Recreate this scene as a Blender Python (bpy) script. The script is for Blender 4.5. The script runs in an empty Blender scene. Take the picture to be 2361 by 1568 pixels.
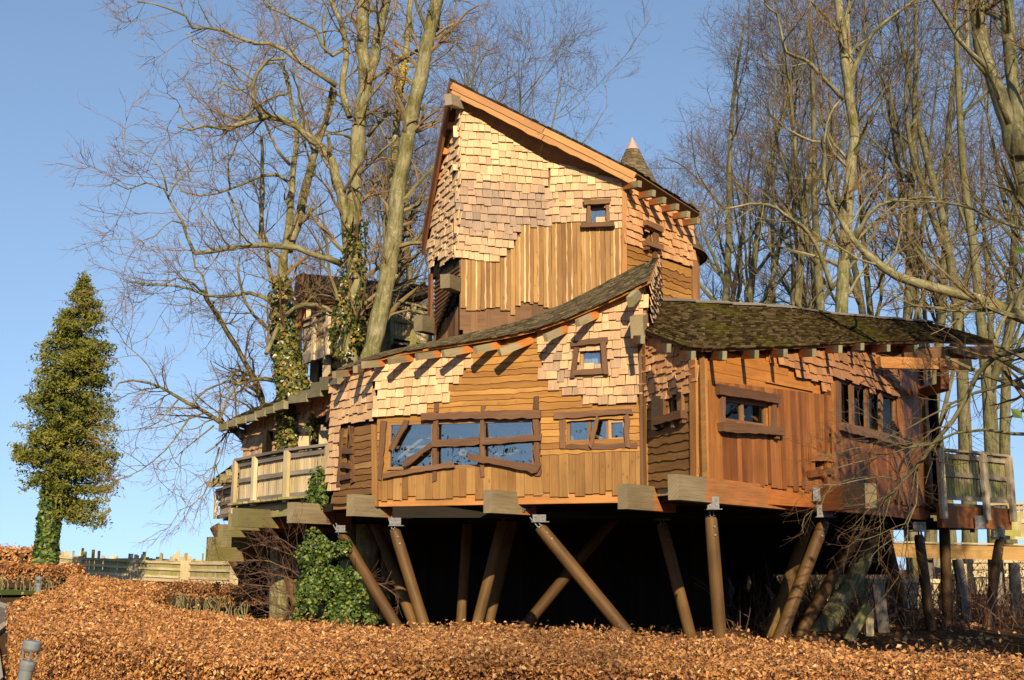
import bpy, math, random
import numpy as np

R = random.Random(11)
NP = np.random.default_rng(5)
SC = bpy.context.scene
COL = SC.collection
rad = math.radians

# ---------------------------------------------------------------- camera
F, CX, CY, HOR, EYE = 2800.0, 1180.5, 784.0, 1312.0, 1.65
PITCH = math.atan((HOR - CY) / F)
cam = bpy.data.cameras.new("camera")
cam.sensor_width = 36.0
cam.lens = F / 2361.0 * 36.0
cam.clip_end = 5000.0
cam_ob = bpy.data.objects.new("camera", cam)
COL.objects.link(cam_ob)
cam_ob.location = (0, 0, EYE)
cam_ob.rotation_euler = (math.pi / 2 + PITCH, 0, 0)
SC.camera = cam_ob

# ---------------------------------------------------------------- light
SUN_AZ, SUN_EL = rad(6.0), rad(25.0)          # azimuth to the right of straight behind the camera
to_sun = np.array([math.sin(SUN_AZ) * math.cos(SUN_EL), -math.cos(SUN_AZ) * math.cos(SUN_EL), math.sin(SUN_EL)])
w = bpy.data.worlds.new("World")
SC.world = w
w.use_nodes = True
nt = w.node_tree
bg = nt.nodes["Background"]
sky = nt.nodes.new("ShaderNodeTexSky")
sky.sky_type = 'NISHITA'
sky.sun_disc = False
sky.sun_elevation = SUN_EL
sky.sun_rotation = math.pi - SUN_AZ
sky.altitude = 50
sky.air_density = 1.0
sky.dust_density = 0.15
sky.ozone_density = 1.2
tco = nt.nodes.new("ShaderNodeTexCoord")
lift = nt.nodes.new("ShaderNodeMapping")               # thins the white band at the horizon
lift.inputs["Location"].default_value = (0, 0, 0.21); lift.inputs["Scale"].default_value = (1, 1, 0.72)
nt.links.new(tco.outputs["Generated"], lift.inputs["Vector"])
nt.links.new(lift.outputs[0], sky.inputs["Vector"])
nt.links.new(sky.outputs[0], bg.inputs[0])
bg.inputs[1].default_value = 0.114
sl = bpy.data.lights.new("sun", 'SUN')
sl.energy = 5.0
sl.angle = rad(0.5)
sl.color = (1.0, 0.82, 0.56)
so = bpy.data.objects.new("sun", sl)
COL.objects.link(so)
so.location = (5, -30, 30)
from mathutils import Vector
so.rotation_euler = Vector(tuple(to_sun)).to_track_quat('Z', 'Y').to_euler()
SC.view_settings.view_transform = 'Standard'
SC.view_settings.look = 'None'
SC.view_settings.exposure = 0.68
SC.view_settings.gamma = 1.0
SC.cycles.max_bounces = 6
SC.cycles.transparent_max_bounces = 16
SC.render.film_transparent = False

# ---------------------------------------------------------------- pixel rays (photo seen at 2361 x 1568)
cp_, sp_ = math.cos(PITCH), math.sin(PITCH)
EY = np.array([0, 0, EYE])
def ray(u, v):
    x, y = (u - CX) / F, (CY - v) / F
    return np.array([x, cp_ - y * sp_, sp_ + y * cp_])
def at(u, v, Y):
    d = ray(u, v)
    return EY + d * (Y / d[1])
def crop(x0, y0, s):                                # a zoomed crop of the photo -> the 2361-wide picture
    return lambda *p: [((x0 + x * s) / 1.73486, (y0 + y * s) / 1.73486) for x, y in p]
c2 = crop(1600, 250, 0.70156)
c3 = crop(1200, 1250, 0.63532)
c4 = crop(2500, 1150, 0.67598)
c5 = crop(800, 1800, 0.67768)
cl = crop(780, 1500, 0.44643)
cr = crop(1080, 1050, 0.35070)
cw = crop(1500, 1600, 0.29648)
cv = crop(2150, 1600, 0.29648)
cs = crop(2400, 900, 0.38265)
c7 = crop(300, 0, 0.95636)
c8 = crop(2500, 0, 0.82909)
cb = crop(3350, 1950, 0.44644)
c1 = crop(0, 1000, 1.09705)

def gz(x, y):                                       # height of the ground
    return 0.026 * min(max(y - 17.0, 0.0), 45.0)

# ---------------------------------------------------------------- mesh builder
def unit(a):
    a = np.asarray(a, float)
    return a / (np.linalg.norm(a) + 1e-12)

class MB:
    def __init__(s):
        s.v, s.f, s.g, s.t, s.n = [], [], [], [], 0
    def add(s, verts, faces, guv=None, tint=0.5):
        verts = np.asarray(verts, float)
        k = len(verts)
        for f in faces:
            s.f.append(np.atleast_2d(np.asarray(f, np.int64)) + s.n)
        s.v.append(verts)
        s.g.append(np.zeros((k, 3)) if guv is None else np.asarray(guv, float))
        s.t.append(np.full(k, tint) if np.isscalar(tint) else np.asarray(tint, float))
        s.n += k
    def hexa(s, c, tint=None, guv=None):
        """eight corners: 0-3 one face, 4-7 the opposite one, same turn"""
        if tint is None: tint = R.random()
        if guv is None:
            off = np.array([R.random() * 50, R.random() * 50, 0])
            L = np.linalg.norm(np.subtract(c[1], c[0])); W = np.linalg.norm(np.subtract(c[3], c[0])); T = np.linalg.norm(np.subtract(c[4], c[0]))
            guv = np.array([[0, 0, 0], [L, 0, 0], [L, W, 0], [0, W, 0], [0, T, 0], [L, T, 0], [L, W + T, 0], [0, W + T, 0]]) + off
        s.add(c, [[(0, 3, 2, 1), (4, 5, 6, 7), (0, 1, 5, 4), (1, 2, 6, 5), (2, 3, 7, 6), (3, 0, 4, 7)]], guv, tint)
    def box(s, o, U, V, W, lu, lv, lw, tint=None, zero=False):
        o, U, V, W = map(lambda a: np.asarray(a, float), (o, U, V, W))
        U, V, W = U * lu, V * lv, W * lw
        c = [o, o + U, o + U + V, o + V, o + W, o + W + U, o + W + U + V, o + W + V]
        g = None
        if zero:
            g = np.array([[0, 0, 0], [lu, 0, 0], [lu, lv, 0], [0, lv, 0], [0, lw, 0], [lu, lw, 0], [lu, lv + lw, 0], [0, lv + lw, 0]], float)
            g[:, 1] += R.random() * 50
        s.hexa(c, tint, g)
    def beam(s, p, q, width, height, up=(0, 0, 1), tint=None, zero=False):
        """a straight timber whose axis runs from p to q"""
        p, q = np.asarray(p, float), np.asarray(q, float)
        U = unit(q - p); L = np.linalg.norm(q - p)
        V = unit(np.cross(up, U)); W = np.cross(U, V)
        s.box(p - V * width / 2 - W * height / 2, U, V, W, L, width, height, tint, zero)
    def poly(s, pts, off, tint=None, axis=0):
        """an outline of 3D points pushed along the vector off"""
        pts = np.asarray(pts, float); k = len(pts)
        if tint is None: tint = R.random()
        d = unit(pts[axis + 1] - pts[axis]); n = unit(off); e = np.cross(n, d)
        o = R.random() * 50
        g = np.stack([(pts - pts[0]) @ d + o, (pts - pts[0]) @ e + o, np.zeros(k)], 1)
        g2 = g.copy(); g2[:, 1] += np.linalg.norm(off)
        i = np.arange(k); j = (i + 1) % k
        s.add(np.vstack([pts, pts + off]), [[tuple(i[::-1])], [tuple(i + k)], np.stack([i, j, j + k, i + k], 1)], np.vstack([g, g2]), tint)
    def lumber(s, p, q, width, thick, n, amp=0.0, tint=None, amp2=None, tilt=0.0, seg=0.16, endcut=0.0):
        """a hand-sawn board from p to q, centred across, standing off by thick along n, with uneven edges"""
        p, q, n = np.asarray(p, float), np.asarray(q, float), unit(n)
        U = unit(q - p); L = np.linalg.norm(q - p); B = unit(np.cross(n, U))
        m = max(2, int(L / seg) + 1)
        a = np.linspace(0, L, m)
        if amp2 is None: amp2 = amp
        ph = R.random() * 9
        e1 = amp * (np.sin(a * 3.1 + ph) * 0.6 + NP.normal(0, 0.55, m))
        e2 = amp2 * (np.sin(a * 2.3 + ph * 2) * 0.6 + NP.normal(0, 0.55, m))
        a1 = a.copy(); a2 = a.copy()
        a1[0] += R.uniform(-1, 1) * endcut; a2[0] += R.uniform(-1, 1) * endcut
        a1[-1] += R.uniform(-1, 1) * endcut; a2[-1] += R.uniform(-1, 1) * endcut
        lo = [p + U * x - B * (width / 2 + y) for x, y in zip(a1, e1)]
        hi = [p + U * x + B * (width / 2 + y) for x, y in zip(a2, e2)]
        if tint is None: tint = R.random()
        v = np.array(lo + hi)
        fr = v + n * thick
        fr[:m] += n * tilt
        o1, o2 = R.random() * 50, R.random() * 50
        g = np.concatenate([np.stack([a + o1, np.full(m, o2), a * 0], 1), np.stack([a + o1, np.full(m, o2 + width), a * 0], 1)])
        g2 = g.copy(); g2[:, 1] += thick
        k = 2 * m; i = np.arange(m - 1)
        back = np.stack([i, i + m, i + m + 1, i + 1], 1)
        front = np.stack([i, i + 1, i + m + 1, i + m], 1) + k
        bot = np.stack([i, i + 1, i + 1 + k, i + k], 1)
        top = np.stack([i + m, i + m + k, i + m + 1 + k, i + m + 1], 1)
        ends = np.array([[0, k, k + m, m], [m - 1, 2 * m - 1, k + 2 * m - 1, k + m - 1]])
        s.add(np.vstack([v, fr]), [back, front, bot, top, ends], np.vstack([g, g2]), tint)
    def tube(s, pts, rs, sides=8, tint=0.5, cap=True, noise=0.0):
        pts = np.asarray(pts, float); rs = np.asarray(rs, float) * np.ones(len(pts)); k = len(pts)
        T = np.gradient(pts, axis=0); T /= np.linalg.norm(T, axis=1)[:, None] + 1e-12
        ref = unit(np.cross(T[k // 2], [0.31, 0.84, 0.45]))
        A = ref - (T @ ref)[:, None] * T; A /= np.linalg.norm(A, axis=1)[:, None]
        B = np.cross(T, A)
        th = np.linspace(0, 2 * math.pi, sides, endpoint=False)
        rr = rs[:, None] * (1 + noise * NP.normal(0, 1, (k, sides)))
        V = pts[:, None] + A[:, None] * (np.cos(th)[None, :, None] * rr[..., None]) + B[:, None] * (np.sin(th)[None, :, None] * rr[..., None])
        Ln = np.concatenate([[0], np.cumsum(np.linalg.norm(np.diff(pts, axis=0), axis=1))])
        o = R.random() * 30
        g = np.zeros((k, sides, 3)); g[..., 0] = Ln[:, None] + o; g[..., 1] = (np.abs(th - math.pi)[None] * rs[:, None]); g[..., 2] = o
        i, j = np.meshgrid(np.arange(k - 1), np.arange(sides), indexing='ij'); i = i.ravel(); j = j.ravel(); j2 = (j + 1) % sides
        fs = [np.stack([i * sides + j, i * sides + j2, (i + 1) * sides + j2, (i + 1) * sides + j], 1)]
        if cap: fs += [[tuple(range(sides))[::-1]], [tuple((k - 1) * sides + np.arange(sides))]]
        s.add(V.reshape(-1, 3), fs, g.reshape(-1, 3), tint)
    def tubes(s, P, Rr, sides, tint):
        """many poly-lines of the same length at once: P (n,k,3), Rr (n,k), tint (n,)"""
        n, k, _ = P.shape
        T = np.gradient(P, axis=1); T /= np.linalg.norm(T, axis=2)[..., None] + 1e-9
        ref = NP.normal(0, 1, (n, 1, 3))
        A = ref - (T * ref).sum(2, keepdims=True) * T; A /= np.linalg.norm(A, axis=2)[..., None] + 1e-9
        B = np.cross(T, A)
        th = np.linspace(0, 2 * math.pi, sides, endpoint=False)
        V = P[:, :, None] + Rr[:, :, None, None] * (A[:, :, None] * np.cos(th)[:, None] + B[:, :, None] * np.sin(th)[:, None])
        base = np.arange(n)[:, None, None] * (k * sides) + np.arange(k - 1)[None, :, None] * sides
        j = np.arange(sides)[None, None]; j2 = (j + 1) % sides
        f = np.stack([base + j, base + j2, base + sides + j2, base + sides + j], -1).reshape(-1, 4)
        g = np.zeros((n, k, sides, 3)); g[..., 0] = np.arange(k)[None, :, None] * 0.3 + NP.random((n, 1, 1)) * 20; g[..., 1] = np.arange(sides)[None, None] * 0.05
        s.add(V.reshape(-1, 3), [f], g.reshape(-1, 3), np.repeat(tint, k * sides))
    def leaves(s, P, size, bias, spread=1.0, aspect=0.55, fold=0.25, tint=None):
        P = np.asarray(P, float); n = len(P)
        size = np.asarray(size, float) * np.ones(n)
        N = np.asarray(bias, float) + NP.normal(0, spread, (n, 3)); N /= np.linalg.norm(N, axis=1)[:, None]
        T = NP.normal(0, 1, (n, 3)); T -= (T * N).sum(1)[:, None] * N; T /= np.linalg.norm(T, axis=1)[:, None]
        B = np.cross(N, T)
        a = size[:, None] * 0.5; b = a * aspect; h = a * fold
        V = np.stack([P - T * a, P + B * b + N * h, P + T * a, P - B * b + N * h], 1).reshape(-1, 3)
        i = np.arange(n)[:, None] * 4
        f = np.concatenate([i + np.array([[0, 2, 1]]), i + np.array([[0, 3, 2]])])
        if tint is None: tint = NP.random(n)
        s.add(V, [f], None, np.repeat(tint, 4))
    def build(s, name, mat, parent=None, loc=None, smooth=False):
        me = bpy.data.meshes.new(name)
        V = np.vstack(s.v); G = np.vstack(s.g); T = np.concatenate(s.t)
        o = np.zeros(3)
        if parent is not None: o = WORLD[parent.name]
        elif loc is not None: o = np.asarray(loc, float)
        V = V - o
        me.vertices.add(len(V)); me.vertices.foreach_set("co", V.ravel())
        loops = np.concatenate([f.ravel() for f in s.f])
        tot = np.concatenate([np.full(len(f), f.shape[1]) for f in s.f])
        me.loops.add(len(loops)); me.loops.foreach_set("vertex_index", loops.astype(np.int32))
        me.polygons.add(len(tot))
        me.polygons.foreach_set("loop_start", (np.cumsum(tot) - tot).astype(np.int32))
        me.polygons.foreach_set("loop_total", tot.astype(np.int32))
        me.polygons.foreach_set("use_smooth", np.full(len(tot), bool(smooth)))
        me.update(calc_edges=True); me.validate()
        a = me.attributes.new("guv", 'FLOAT_VECTOR', 'POINT'); a.data.foreach_set("vector", G.ravel())
        a = me.attributes.new("tint", 'FLOAT', 'POINT'); a.data.foreach_set("value", T)
        me.materials.append(mat)
        ob = bpy.data.objects.new(name, me)
        COL.objects.link(ob)
        if parent is not None: ob.parent = parent
        elif loc is not None: ob.location = loc
        WORLD[ob.name] = o
        return ob

WORLD = {}
def thing(name, label, cat, loc=(0, 0, 0), group=None):
    o = bpy.data.objects.new(name, None); COL.objects.link(o)
    o.empty_display_size = 0.3
    o.location = tuple(float(x) for x in loc); WORLD[o.name] = np.asarray(loc, float)
    return tag(o, label, cat, group)
def tag(o, label, cat, group=None):
    o["label"] = label; o["category"] = cat
    if group: o["group"] = group
    return o

# ---------------------------------------------------------------- materials
def new_mat(name):
    m = bpy.data.materials.new(name); m.use_nodes = True
    return m, m.node_tree, m.node_tree.nodes["Principled BSDF"]
def nd(nt, typ, **kw):
    n = nt.nodes.new(typ)
    for k, v in kw.items():
        if k in n.inputs.keys():
            if isinstance(v, bpy.types.NodeSocket): nt.links.new(v, n.inputs[k])
            else: n.inputs[k].default_value = v
        else: setattr(n, k, v)
    return n
def ramp(nt, fac, stops, interp='LINEAR'):
    n = nt.nodes.new("ShaderNodeValToRGB"); n.color_ramp.interpolation = interp
    e = n.color_ramp.elements
    while len(e) < len(stops): e.new(0.5)
    for x, (p, c) in zip(e, stops):
        x.position = p; x.color = (*c, 1) if len(c) == 3 else c
    nt.links.new(fac, n.inputs[0]); return n.outputs[0]
def attr(nt, name): 
    n = nt.nodes.new("ShaderNodeAttribute"); n.attribute_name = name; return n
def mixc(nt, fac, a, b, mode='MIX'):
    n = nt.nodes.new("ShaderNodeMix"); n.data_type = 'RGBA'; n.blend_type = mode
    for sock, v in ((n.inputs[0], fac), (n.inputs[6], a), (n.inputs[7], b)):
        if isinstance(v, bpy.types.NodeSocket): nt.links.new(v, sock)
        elif isinstance(v, (int, float)): sock.default_value = v
        else: sock.default_value = (*v, 1)
    return n.outputs[2]
def noise(nt, vec, scale, detail=4, rough=0.55):
    n = nd(nt, "ShaderNodeTexNoise", Scale=scale, Detail=detail, Roughness=rough)
    if vec is not None: nt.links.new(vec, n.inputs["Vector"])
    return n.outputs["Fac"]
def mapping(nt, vec, scale, loc=(0, 0, 0)):
    n = nd(nt, "ShaderNodeMapping"); nt.links.new(vec, n.inputs["Vector"])
    n.inputs["Scale"].default_value = scale; n.inputs["Location"].default_value = loc
    return n.outputs[0]
def mrange(nt, v, a, b, c, d):
    n = nd(nt, "ShaderNodeMapRange"); nt.links.new(v, n.inputs[0])
    for i, x in enumerate((a, b, c, d)): n.inputs[i + 1].default_value = x
    return n.outputs[0]
def bump(nt, h, strength, dist=0.01):
    n = nd(nt, "ShaderNodeBump", Strength=strength, Distance=dist); nt.links.new(h, n.inputs["Height"]); return n.outputs[0]

def wood(name, stops, grain=(2.2, 38.0), lo=0.62, rough=0.72, bstr=0.5, knots=0.0, moss=None, moss_at=0.58, end=None, blot=None):
    """timber whose grain runs along each piece; every piece takes its own shade from the ramp"""
    m, nt, p = new_mat(name)
    g = attr(nt, "guv").outputs["Vector"]; t = attr(nt, "tint").outputs["Fac"]
    gr = noise(nt, mapping(nt, g, (grain[0], grain[1], 1)), 1.0, 6, 0.65)
    col = ramp(nt, t, stops)
    if end is not None:                                   # weathered outdoors, fresher under cover: (distance from the tip, colour)
        x = nd(nt, "ShaderNodeSeparateXYZ"); nt.links.new(g, x.inputs[0])
        nz = noise(nt, mapping(nt, g, (3, 9, 1)), 1.0, 3)
        s_ = nd(nt, "ShaderNodeMath", operation='ADD'); nt.links.new(x.outputs[0], s_.inputs[0])
        nt.links.new(mrange(nt, nz, 0, 1, -0.25, 0.25), s_.inputs[1])
        col = mixc(nt, mrange(nt, s_.outputs[0], end[0] - 0.06, end[0] + 0.06, 0, 1), col, end[1])
    col = mixc(nt, 1.0, col, ramp(nt, gr, [(0.25, (lo, lo * 0.97, lo * 0.92)), (0.5, (0.95, 0.95, 0.95)), (0.75, (1.18, 1.16, 1.12))]), 'MULTIPLY')
    big = noise(nt, mapping(nt, g, (0.9, 2.2, 1)), 1.0, 3)
    col = mixc(nt, 1.0, col, ramp(nt, big, [(0.3, (0.78, 0.76, 0.74)), (0.65, (1.1, 1.1, 1.1))]), 'MULTIPLY')
    if knots:
        v = nd(nt, "ShaderNodeTexVoronoi", Scale=1.0); nt.links.new(mapping(nt, g, (3.0, 7.0, 1)), v.inputs["Vector"])
        k = mrange(nt, v.outputs["Distance"], 0.06, 0.16, knots, 0.0)
        col = mixc(nt, k, col, (0.12, 0.055, 0.025))
    if blot:
        col = mixc(nt, mrange(nt, noise(nt, mapping(nt, g, (0.6, 0.8, 1)), 1.3, 4), 0.5, 0.7, 0, blot[0]), col, blot[1])
    if moss:
        geo = nd(nt, "ShaderNodeNewGeometry")
        mz = noise(nt, geo.outputs["Position"], 1.7, 5, 0.65)
        col = mixc(nt, mrange(nt, mz, moss_at - 0.06, moss_at + 0.08, 0, 0.9), col, moss)
    nt.links.new(col, p.inputs["Base Color"])
    p.inputs["Roughness"].default_value = rough
    p.inputs["Specular IOR Level"].default_value = 0.25
    nt.links.new(bump(nt, gr, bstr, 0.006), p.inputs["Normal"])
    return m

M = {}
M['shake'] = wood('cedar_shake', [(0.0, (0.19, 0.14, 0.105)), (0.3, (0.31, 0.215, 0.145)), (0.62, (0.52, 0.325, 0.175)), (1.0, (0.70, 0.475, 0.27))], (3, 45), 0.7, 0.7, 0.5)
M['shake_red'] = wood('red_cedar_shake', [(0.0, (0.190, 0.102, 0.056)), (0.4, (0.380, 0.177, 0.078)), (0.75, (0.540, 0.279, 0.122)), (1.0, (0.640, 0.372, 0.178))], (3, 45), 0.7, 0.7, 0.5)
M['waney'] = wood('golden_waney_board', [(0, (0.221, 0.099, 0.022)), (0.5, (0.312, 0.148, 0.031)), (1, (0.410, 0.210, 0.052))], (1.6, 34), 0.66, 0.62, 0.4, 0.5)
M['waney_brown'] = wood('brown_waney_board', [(0, (0.144, 0.068, 0.020)), (0.6, (0.207, 0.104, 0.032)), (1, (0.297, 0.167, 0.057))], (1.6, 30), 0.6, 0.65, 0.45, 0.5)
M['board'] = wood('tan_board', [(0, (0.183, 0.088, 0.025)), (0.5, (0.249, 0.128, 0.038)), (1, (0.328, 0.183, 0.058))], (1.4, 30), 0.68, 0.66, 0.4, 0.75)
M['sapwood'] = wood('pale_sapwood', [(0, (0.42, 0.26, 0.11)), (1, (0.62, 0.44, 0.22))], (1.4, 30), 0.75, 0.66, 0.4)
M['red'] = wood('red_cedar_board', [(0, (0.155, 0.052, 0.012)), (0.5, (0.240, 0.088, 0.022)), (1, (0.310, 0.126, 0.032))], (1.1, 26), 0.62, 0.55, 0.35, 0.5, blot=(0.55, (0.101, 0.036, 0.010)))
M['orange'] = wood('orange_board', [(0, (0.360, 0.140, 0.028)), (1, (0.450, 0.191, 0.044))], (1.1, 26), 0.72, 0.55, 0.35, 0.3)
M['brown'] = wood('brown_board', [(0, (0.115, 0.058, 0.027)), (1, (0.210, 0.107, 0.046))], (1.3, 30), 0.6, 0.7, 0.45, 0.4)
M['frame'] = wood('dark_brown_timber', [(0, (0.105, 0.052, 0.026)), (1, (0.165, 0.086, 0.043))], (1.3, 28), 0.6, 0.6, 0.5, 0.4)
M['sash'] = wood('window_sash_wood', [(0, (0.19, 0.095, 0.045)), (1, (0.27, 0.15, 0.07))], (1.3, 40), 0.75, 0.5, 0.3)
M['sash_pale'] = wood('pale_window_sash', [(0, (0.42, 0.235, 0.09)), (1, (0.48, 0.28, 0.11))], (1.3, 40), 0.8, 0.5, 0.3)
M['fascia'] = wood('fascia_board', [(0, (0.336, 0.149, 0.042)), (1, (0.420, 0.203, 0.061))], (1.0, 20), 0.68, 0.6, 0.4, 0.5)
M['verge'] = wood('dark_red_verge_board', [(0, (0.130, 0.048, 0.019)), (1, (0.210, 0.079, 0.030))], (1.0, 20), 0.68, 0.6, 0.4)
M['rafter'] = wood('rafter_timber', [(0, (0.220, 0.177, 0.100)), (1, (0.330, 0.270, 0.152))], (2, 34), 0.55, 0.8, 0.6, 0.3, end=(0.46, (0.500, 0.172, 0.037)))
M['rafter_tip'] = wood('rafter_tip_timber', [(0, (0.17, 0.15, 0.09)), (1, (0.26, 0.23, 0.13))], (2, 34), 0.55, 0.8, 0.6, end=(0.2, (0.27, 0.10, 0.03)))
M['rafter_moss'] = wood('mossy_rafter_timber', [(0, (0.20, 0.17, 0.10)), (1, (0.30, 0.26, 0.15))], (2, 34), 0.55, 0.8, 0.6, moss=(0.19, 0.175, 0.05), moss_at=0.56)
M['beam'] = wood('platform_beam', [(0, (0.165, 0.13, 0.078)), (1, (0.24, 0.19, 0.115))], (1.2, 30), 0.5, 0.8, 0.6, 0.3, moss=(0.16, 0.145, 0.05), moss_at=0.64, end=(0.92, (0.36, 0.145, 0.05)))
M['beam_moss'] = wood('mossy_beam', [(0, (0.16, 0.14, 0.07)), (1, (0.25, 0.21, 0.11))], (1.2, 30), 0.5, 0.8, 0.6, moss=(0.155, 0.145, 0.04), moss_at=0.50, end=(1.1, (0.42, 0.17, 0.06)))
M['rim'] = wood('rim_beam', [(0, (0.370, 0.158, 0.044)), (1, (0.450, 0.209, 0.063))], (0.9, 24), 0.66, 0.6, 0.4, 0.3, blot=(0.35, (0.220, 0.070, 0.019)))
M['rim_red'] = wood('red_rim_beam', [(0, (0.240, 0.070, 0.016)), (1, (0.340, 0.116, 0.030))], (0.9, 16), 0.5, 0.6, 0.5, 0.3, blot=(0.6, (0.090, 0.033, 0.013)))
M['rail'] = wood('silvery_rail', [(0, (0.30, 0.24, 0.16)), (1, (0.45, 0.37, 0.25))], (1.4, 30), 0.6, 0.8, 0.5, moss=(0.24, 0.22, 0.08), moss_at=0.70)
M['paling'] = wood('pale_paling', [(0, (0.38, 0.30, 0.17)), (0.6, (0.52, 0.42, 0.25)), (1, (0.62, 0.50, 0.32))], (1.4, 30), 0.62, 0.8, 0.5, moss=(0.33, 0.31, 0.10), moss_at=0.68)
M['moss_board'] = wood('mossy_paling', [(0, (0.29, 0.25, 0.13)), (1, (0.40, 0.34, 0.18))], (1.4, 30), 0.6, 0.85, 0.5, moss=(0.24, 0.24, 0.05), moss_at=0.52)
M['grey'] = wood('grey_weathered_timber', [(0, (0.15, 0.13, 0.105)), (1, (0.27, 0.235, 0.19))], (1.4, 30), 0.55, 0.85, 0.5)
M['walkway'] = wood('tan_walkway_timber', [(0, (0.336, 0.194, 0.058)), (1, (0.416, 0.253, 0.085))], (0.9, 20), 0.7, 0.7, 0.4)
M['log'] = wood('post_log', [(0, (0.071, 0.034, 0.009)), (0.5, (0.104, 0.052, 0.014)), (1, (0.147, 0.082, 0.025))], (1.2, 26), 0.5, 0.6, 0.5, 0.4, blot=(0.6, (0.046, 0.022, 0.008)))
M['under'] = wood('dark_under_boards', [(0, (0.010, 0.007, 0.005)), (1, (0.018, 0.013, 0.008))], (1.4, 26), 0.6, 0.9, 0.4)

def roof_mat(name, base, moss_amt, lichen=0.5):
    m, nt, p = new_mat(name)
    g = attr(nt, "guv").outputs["Vector"]; t = attr(nt, "tint").outputs["Fac"]
    geo = nd(nt, "ShaderNodeNewGeometry"); pos = geo.outputs["Position"]
    gr = noise(nt, mapping(nt, g, (6, 40, 1)), 1.0, 5)
    col = ramp(nt, t, base)
    col = mixc(nt, 1.0, col, ramp(nt, gr, [(0.3, (0.55, 0.55, 0.55)), (0.7, (1.2, 1.2, 1.2))]), 'MULTIPLY')
    mz = noise(nt, pos, 0.55, 6, 0.7)
    col = mixc(nt, mrange(nt, mz, 0.62 - moss_amt * 0.2, 0.72 - moss_amt * 0.2, 0, 0.8), col, mixc(nt, gr, (0.032, 0.034, 0.004), (0.125, 0.115, 0.016)))
    lz = noise(nt, mapping(nt, pos, (1, 1, 2.5)), 7.0, 4, 0.7)
    col = mixc(nt, mrange(nt, lz, 0.69 - lichen * 0.06, 0.73 - lichen * 0.06, 0, 0.75), col, (0.33, 0.31, 0.25))
    nt.links.new(col, p.inputs["Base Color"]); p.inputs["Roughness"].default_value = 1.0; p.inputs["Specular IOR Level"].default_value = 0.0
    nt.links.new(bump(nt, gr, 0.6, 0.01), p.inputs["Normal"])
    return m
M['roof_brown'] = roof_mat('mossy_roof_shingle', [(0, (0.022, 0.014, 0.006)), (0.6, (0.062, 0.042, 0.018)), (1, (0.125, 0.09, 0.046))], 0.36, 0.5)
M['roof_grey'] = roof_mat('lichened_roof_shingle', [(0, (0.06, 0.047, 0.028)), (0.6, (0.115, 0.09, 0.054)), (1, (0.18, 0.145, 0.092))], 0.1, 0.9)
M['roof_dark'] = roof_mat('dark_roof_shingle', [(0, (0.03, 0.025, 0.02)), (1, (0.075, 0.06, 0.045))], 0.15, 0.3)
M['roof_cone'] = roof_mat('brown_cone_shingle', [(0, (0.10, 0.075, 0.042)), (1, (0.19, 0.145, 0.085))], 0.0, 0.2)

def plain(name, col, rough=0.6, metal=0.0, var=0.25, scale=8.0, bstr=0.0):
    m, nt, p = new_mat(name)
    geo = nd(nt, "ShaderNodeNewGeometry")
    nz = noise(nt, geo.outputs["Position"], scale, 5, 0.6)
    c = np.array(col)
    nt.links.new(ramp(nt, nz, [(0.3, tuple(c * (1 - var))), (0.7, tuple(np.minimum(c * (1 + var), 1)))]), p.inputs["Base Color"])
    p.inputs["Roughness"].default_value = rough; p.inputs["Metallic"].default_value = metal
    if rough > .8: p.inputs["Specular IOR Level"].default_value = 0.0
    if bstr: nt.links.new(bump(nt, nz, bstr, 0.02), p.inputs["Normal"])
    return m
M['metal'] = plain('galvanised_steel', (0.13, 0.13, 0.13), 0.6, 0.3, 0.4, 20)
M['bollard'] = plain('grey_painted_metal', (0.15, 0.165, 0.165), 0.45, 0.0, 0.12, 15)
M['copper'] = plain('pink_metal_cap', (0.50, 0.33, 0.26), 0.5, 0.3, 0.1, 8)
M['white'] = plain('white_bead', (0.7, 0.68, 0.62), 0.5, 0, 0.1)
M['curtain'] = plain('blue_white_curtain', (0.55, 0.58, 0.72), 0.8, 0, 0.15, 12)
M['asphalt'] = plain('asphalt', (0.15, 0.13, 0.115), 0.9, 0, 0.25, 3, 0.2)
M['kerb'] = plain('concrete_kerb', (0.34, 0.32, 0.27), 0.85, 0, 0.2, 6, 0.2)
M['mulch'] = plain('bark_mulch', (0.085, 0.048, 0.026), 0.95, 0, 0.6, 14, 0.8)
M['grass'] = plain('winter_grass', (0.07, 0.095, 0.025), 0.9, 0, 0.4, 10, 0.6)
M['room'] = plain('dark_room', (0.035, 0.028, 0.022), 0.9)
M['insidewood'] = plain('inside_timber', (0.42, 0.27, 0.17), 0.7, 0, 0.2, 9)

def glass_mat(name, refl):
    m, nt, p = new_mat(name)
    nt.nodes.remove(p)
    out = nt.nodes["Material Output"]
    tr = nd(nt, "ShaderNodeBsdfTransparent", Color=(0.82, 0.88, 0.88, 1))
    gl = nd(nt, "ShaderNodeBsdfGlossy", Roughness=0.012)
    geo = nd(nt, "ShaderNodeNewGeometry")
    nz = noise(nt, geo.outputs["Position"], 2.2, 2)
    nt.links.new(bump(nt, nz, 0.12, 0.05), gl.inputs["Normal"])
    mx = nd(nt, "ShaderNodeMixShader"); mx.inputs[0].default_value = refl
    nt.links.new(tr.outputs[0], mx.inputs[1]); nt.links.new(gl.outputs[0], mx.inputs[2]); nt.links.new(mx.outputs[0], out.inputs[0])
    return m
M['glass'] = glass_mat('window_glass', 0.22)
M['glass_dark'] = glass_mat('dark_window_glass', 0.05)

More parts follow.
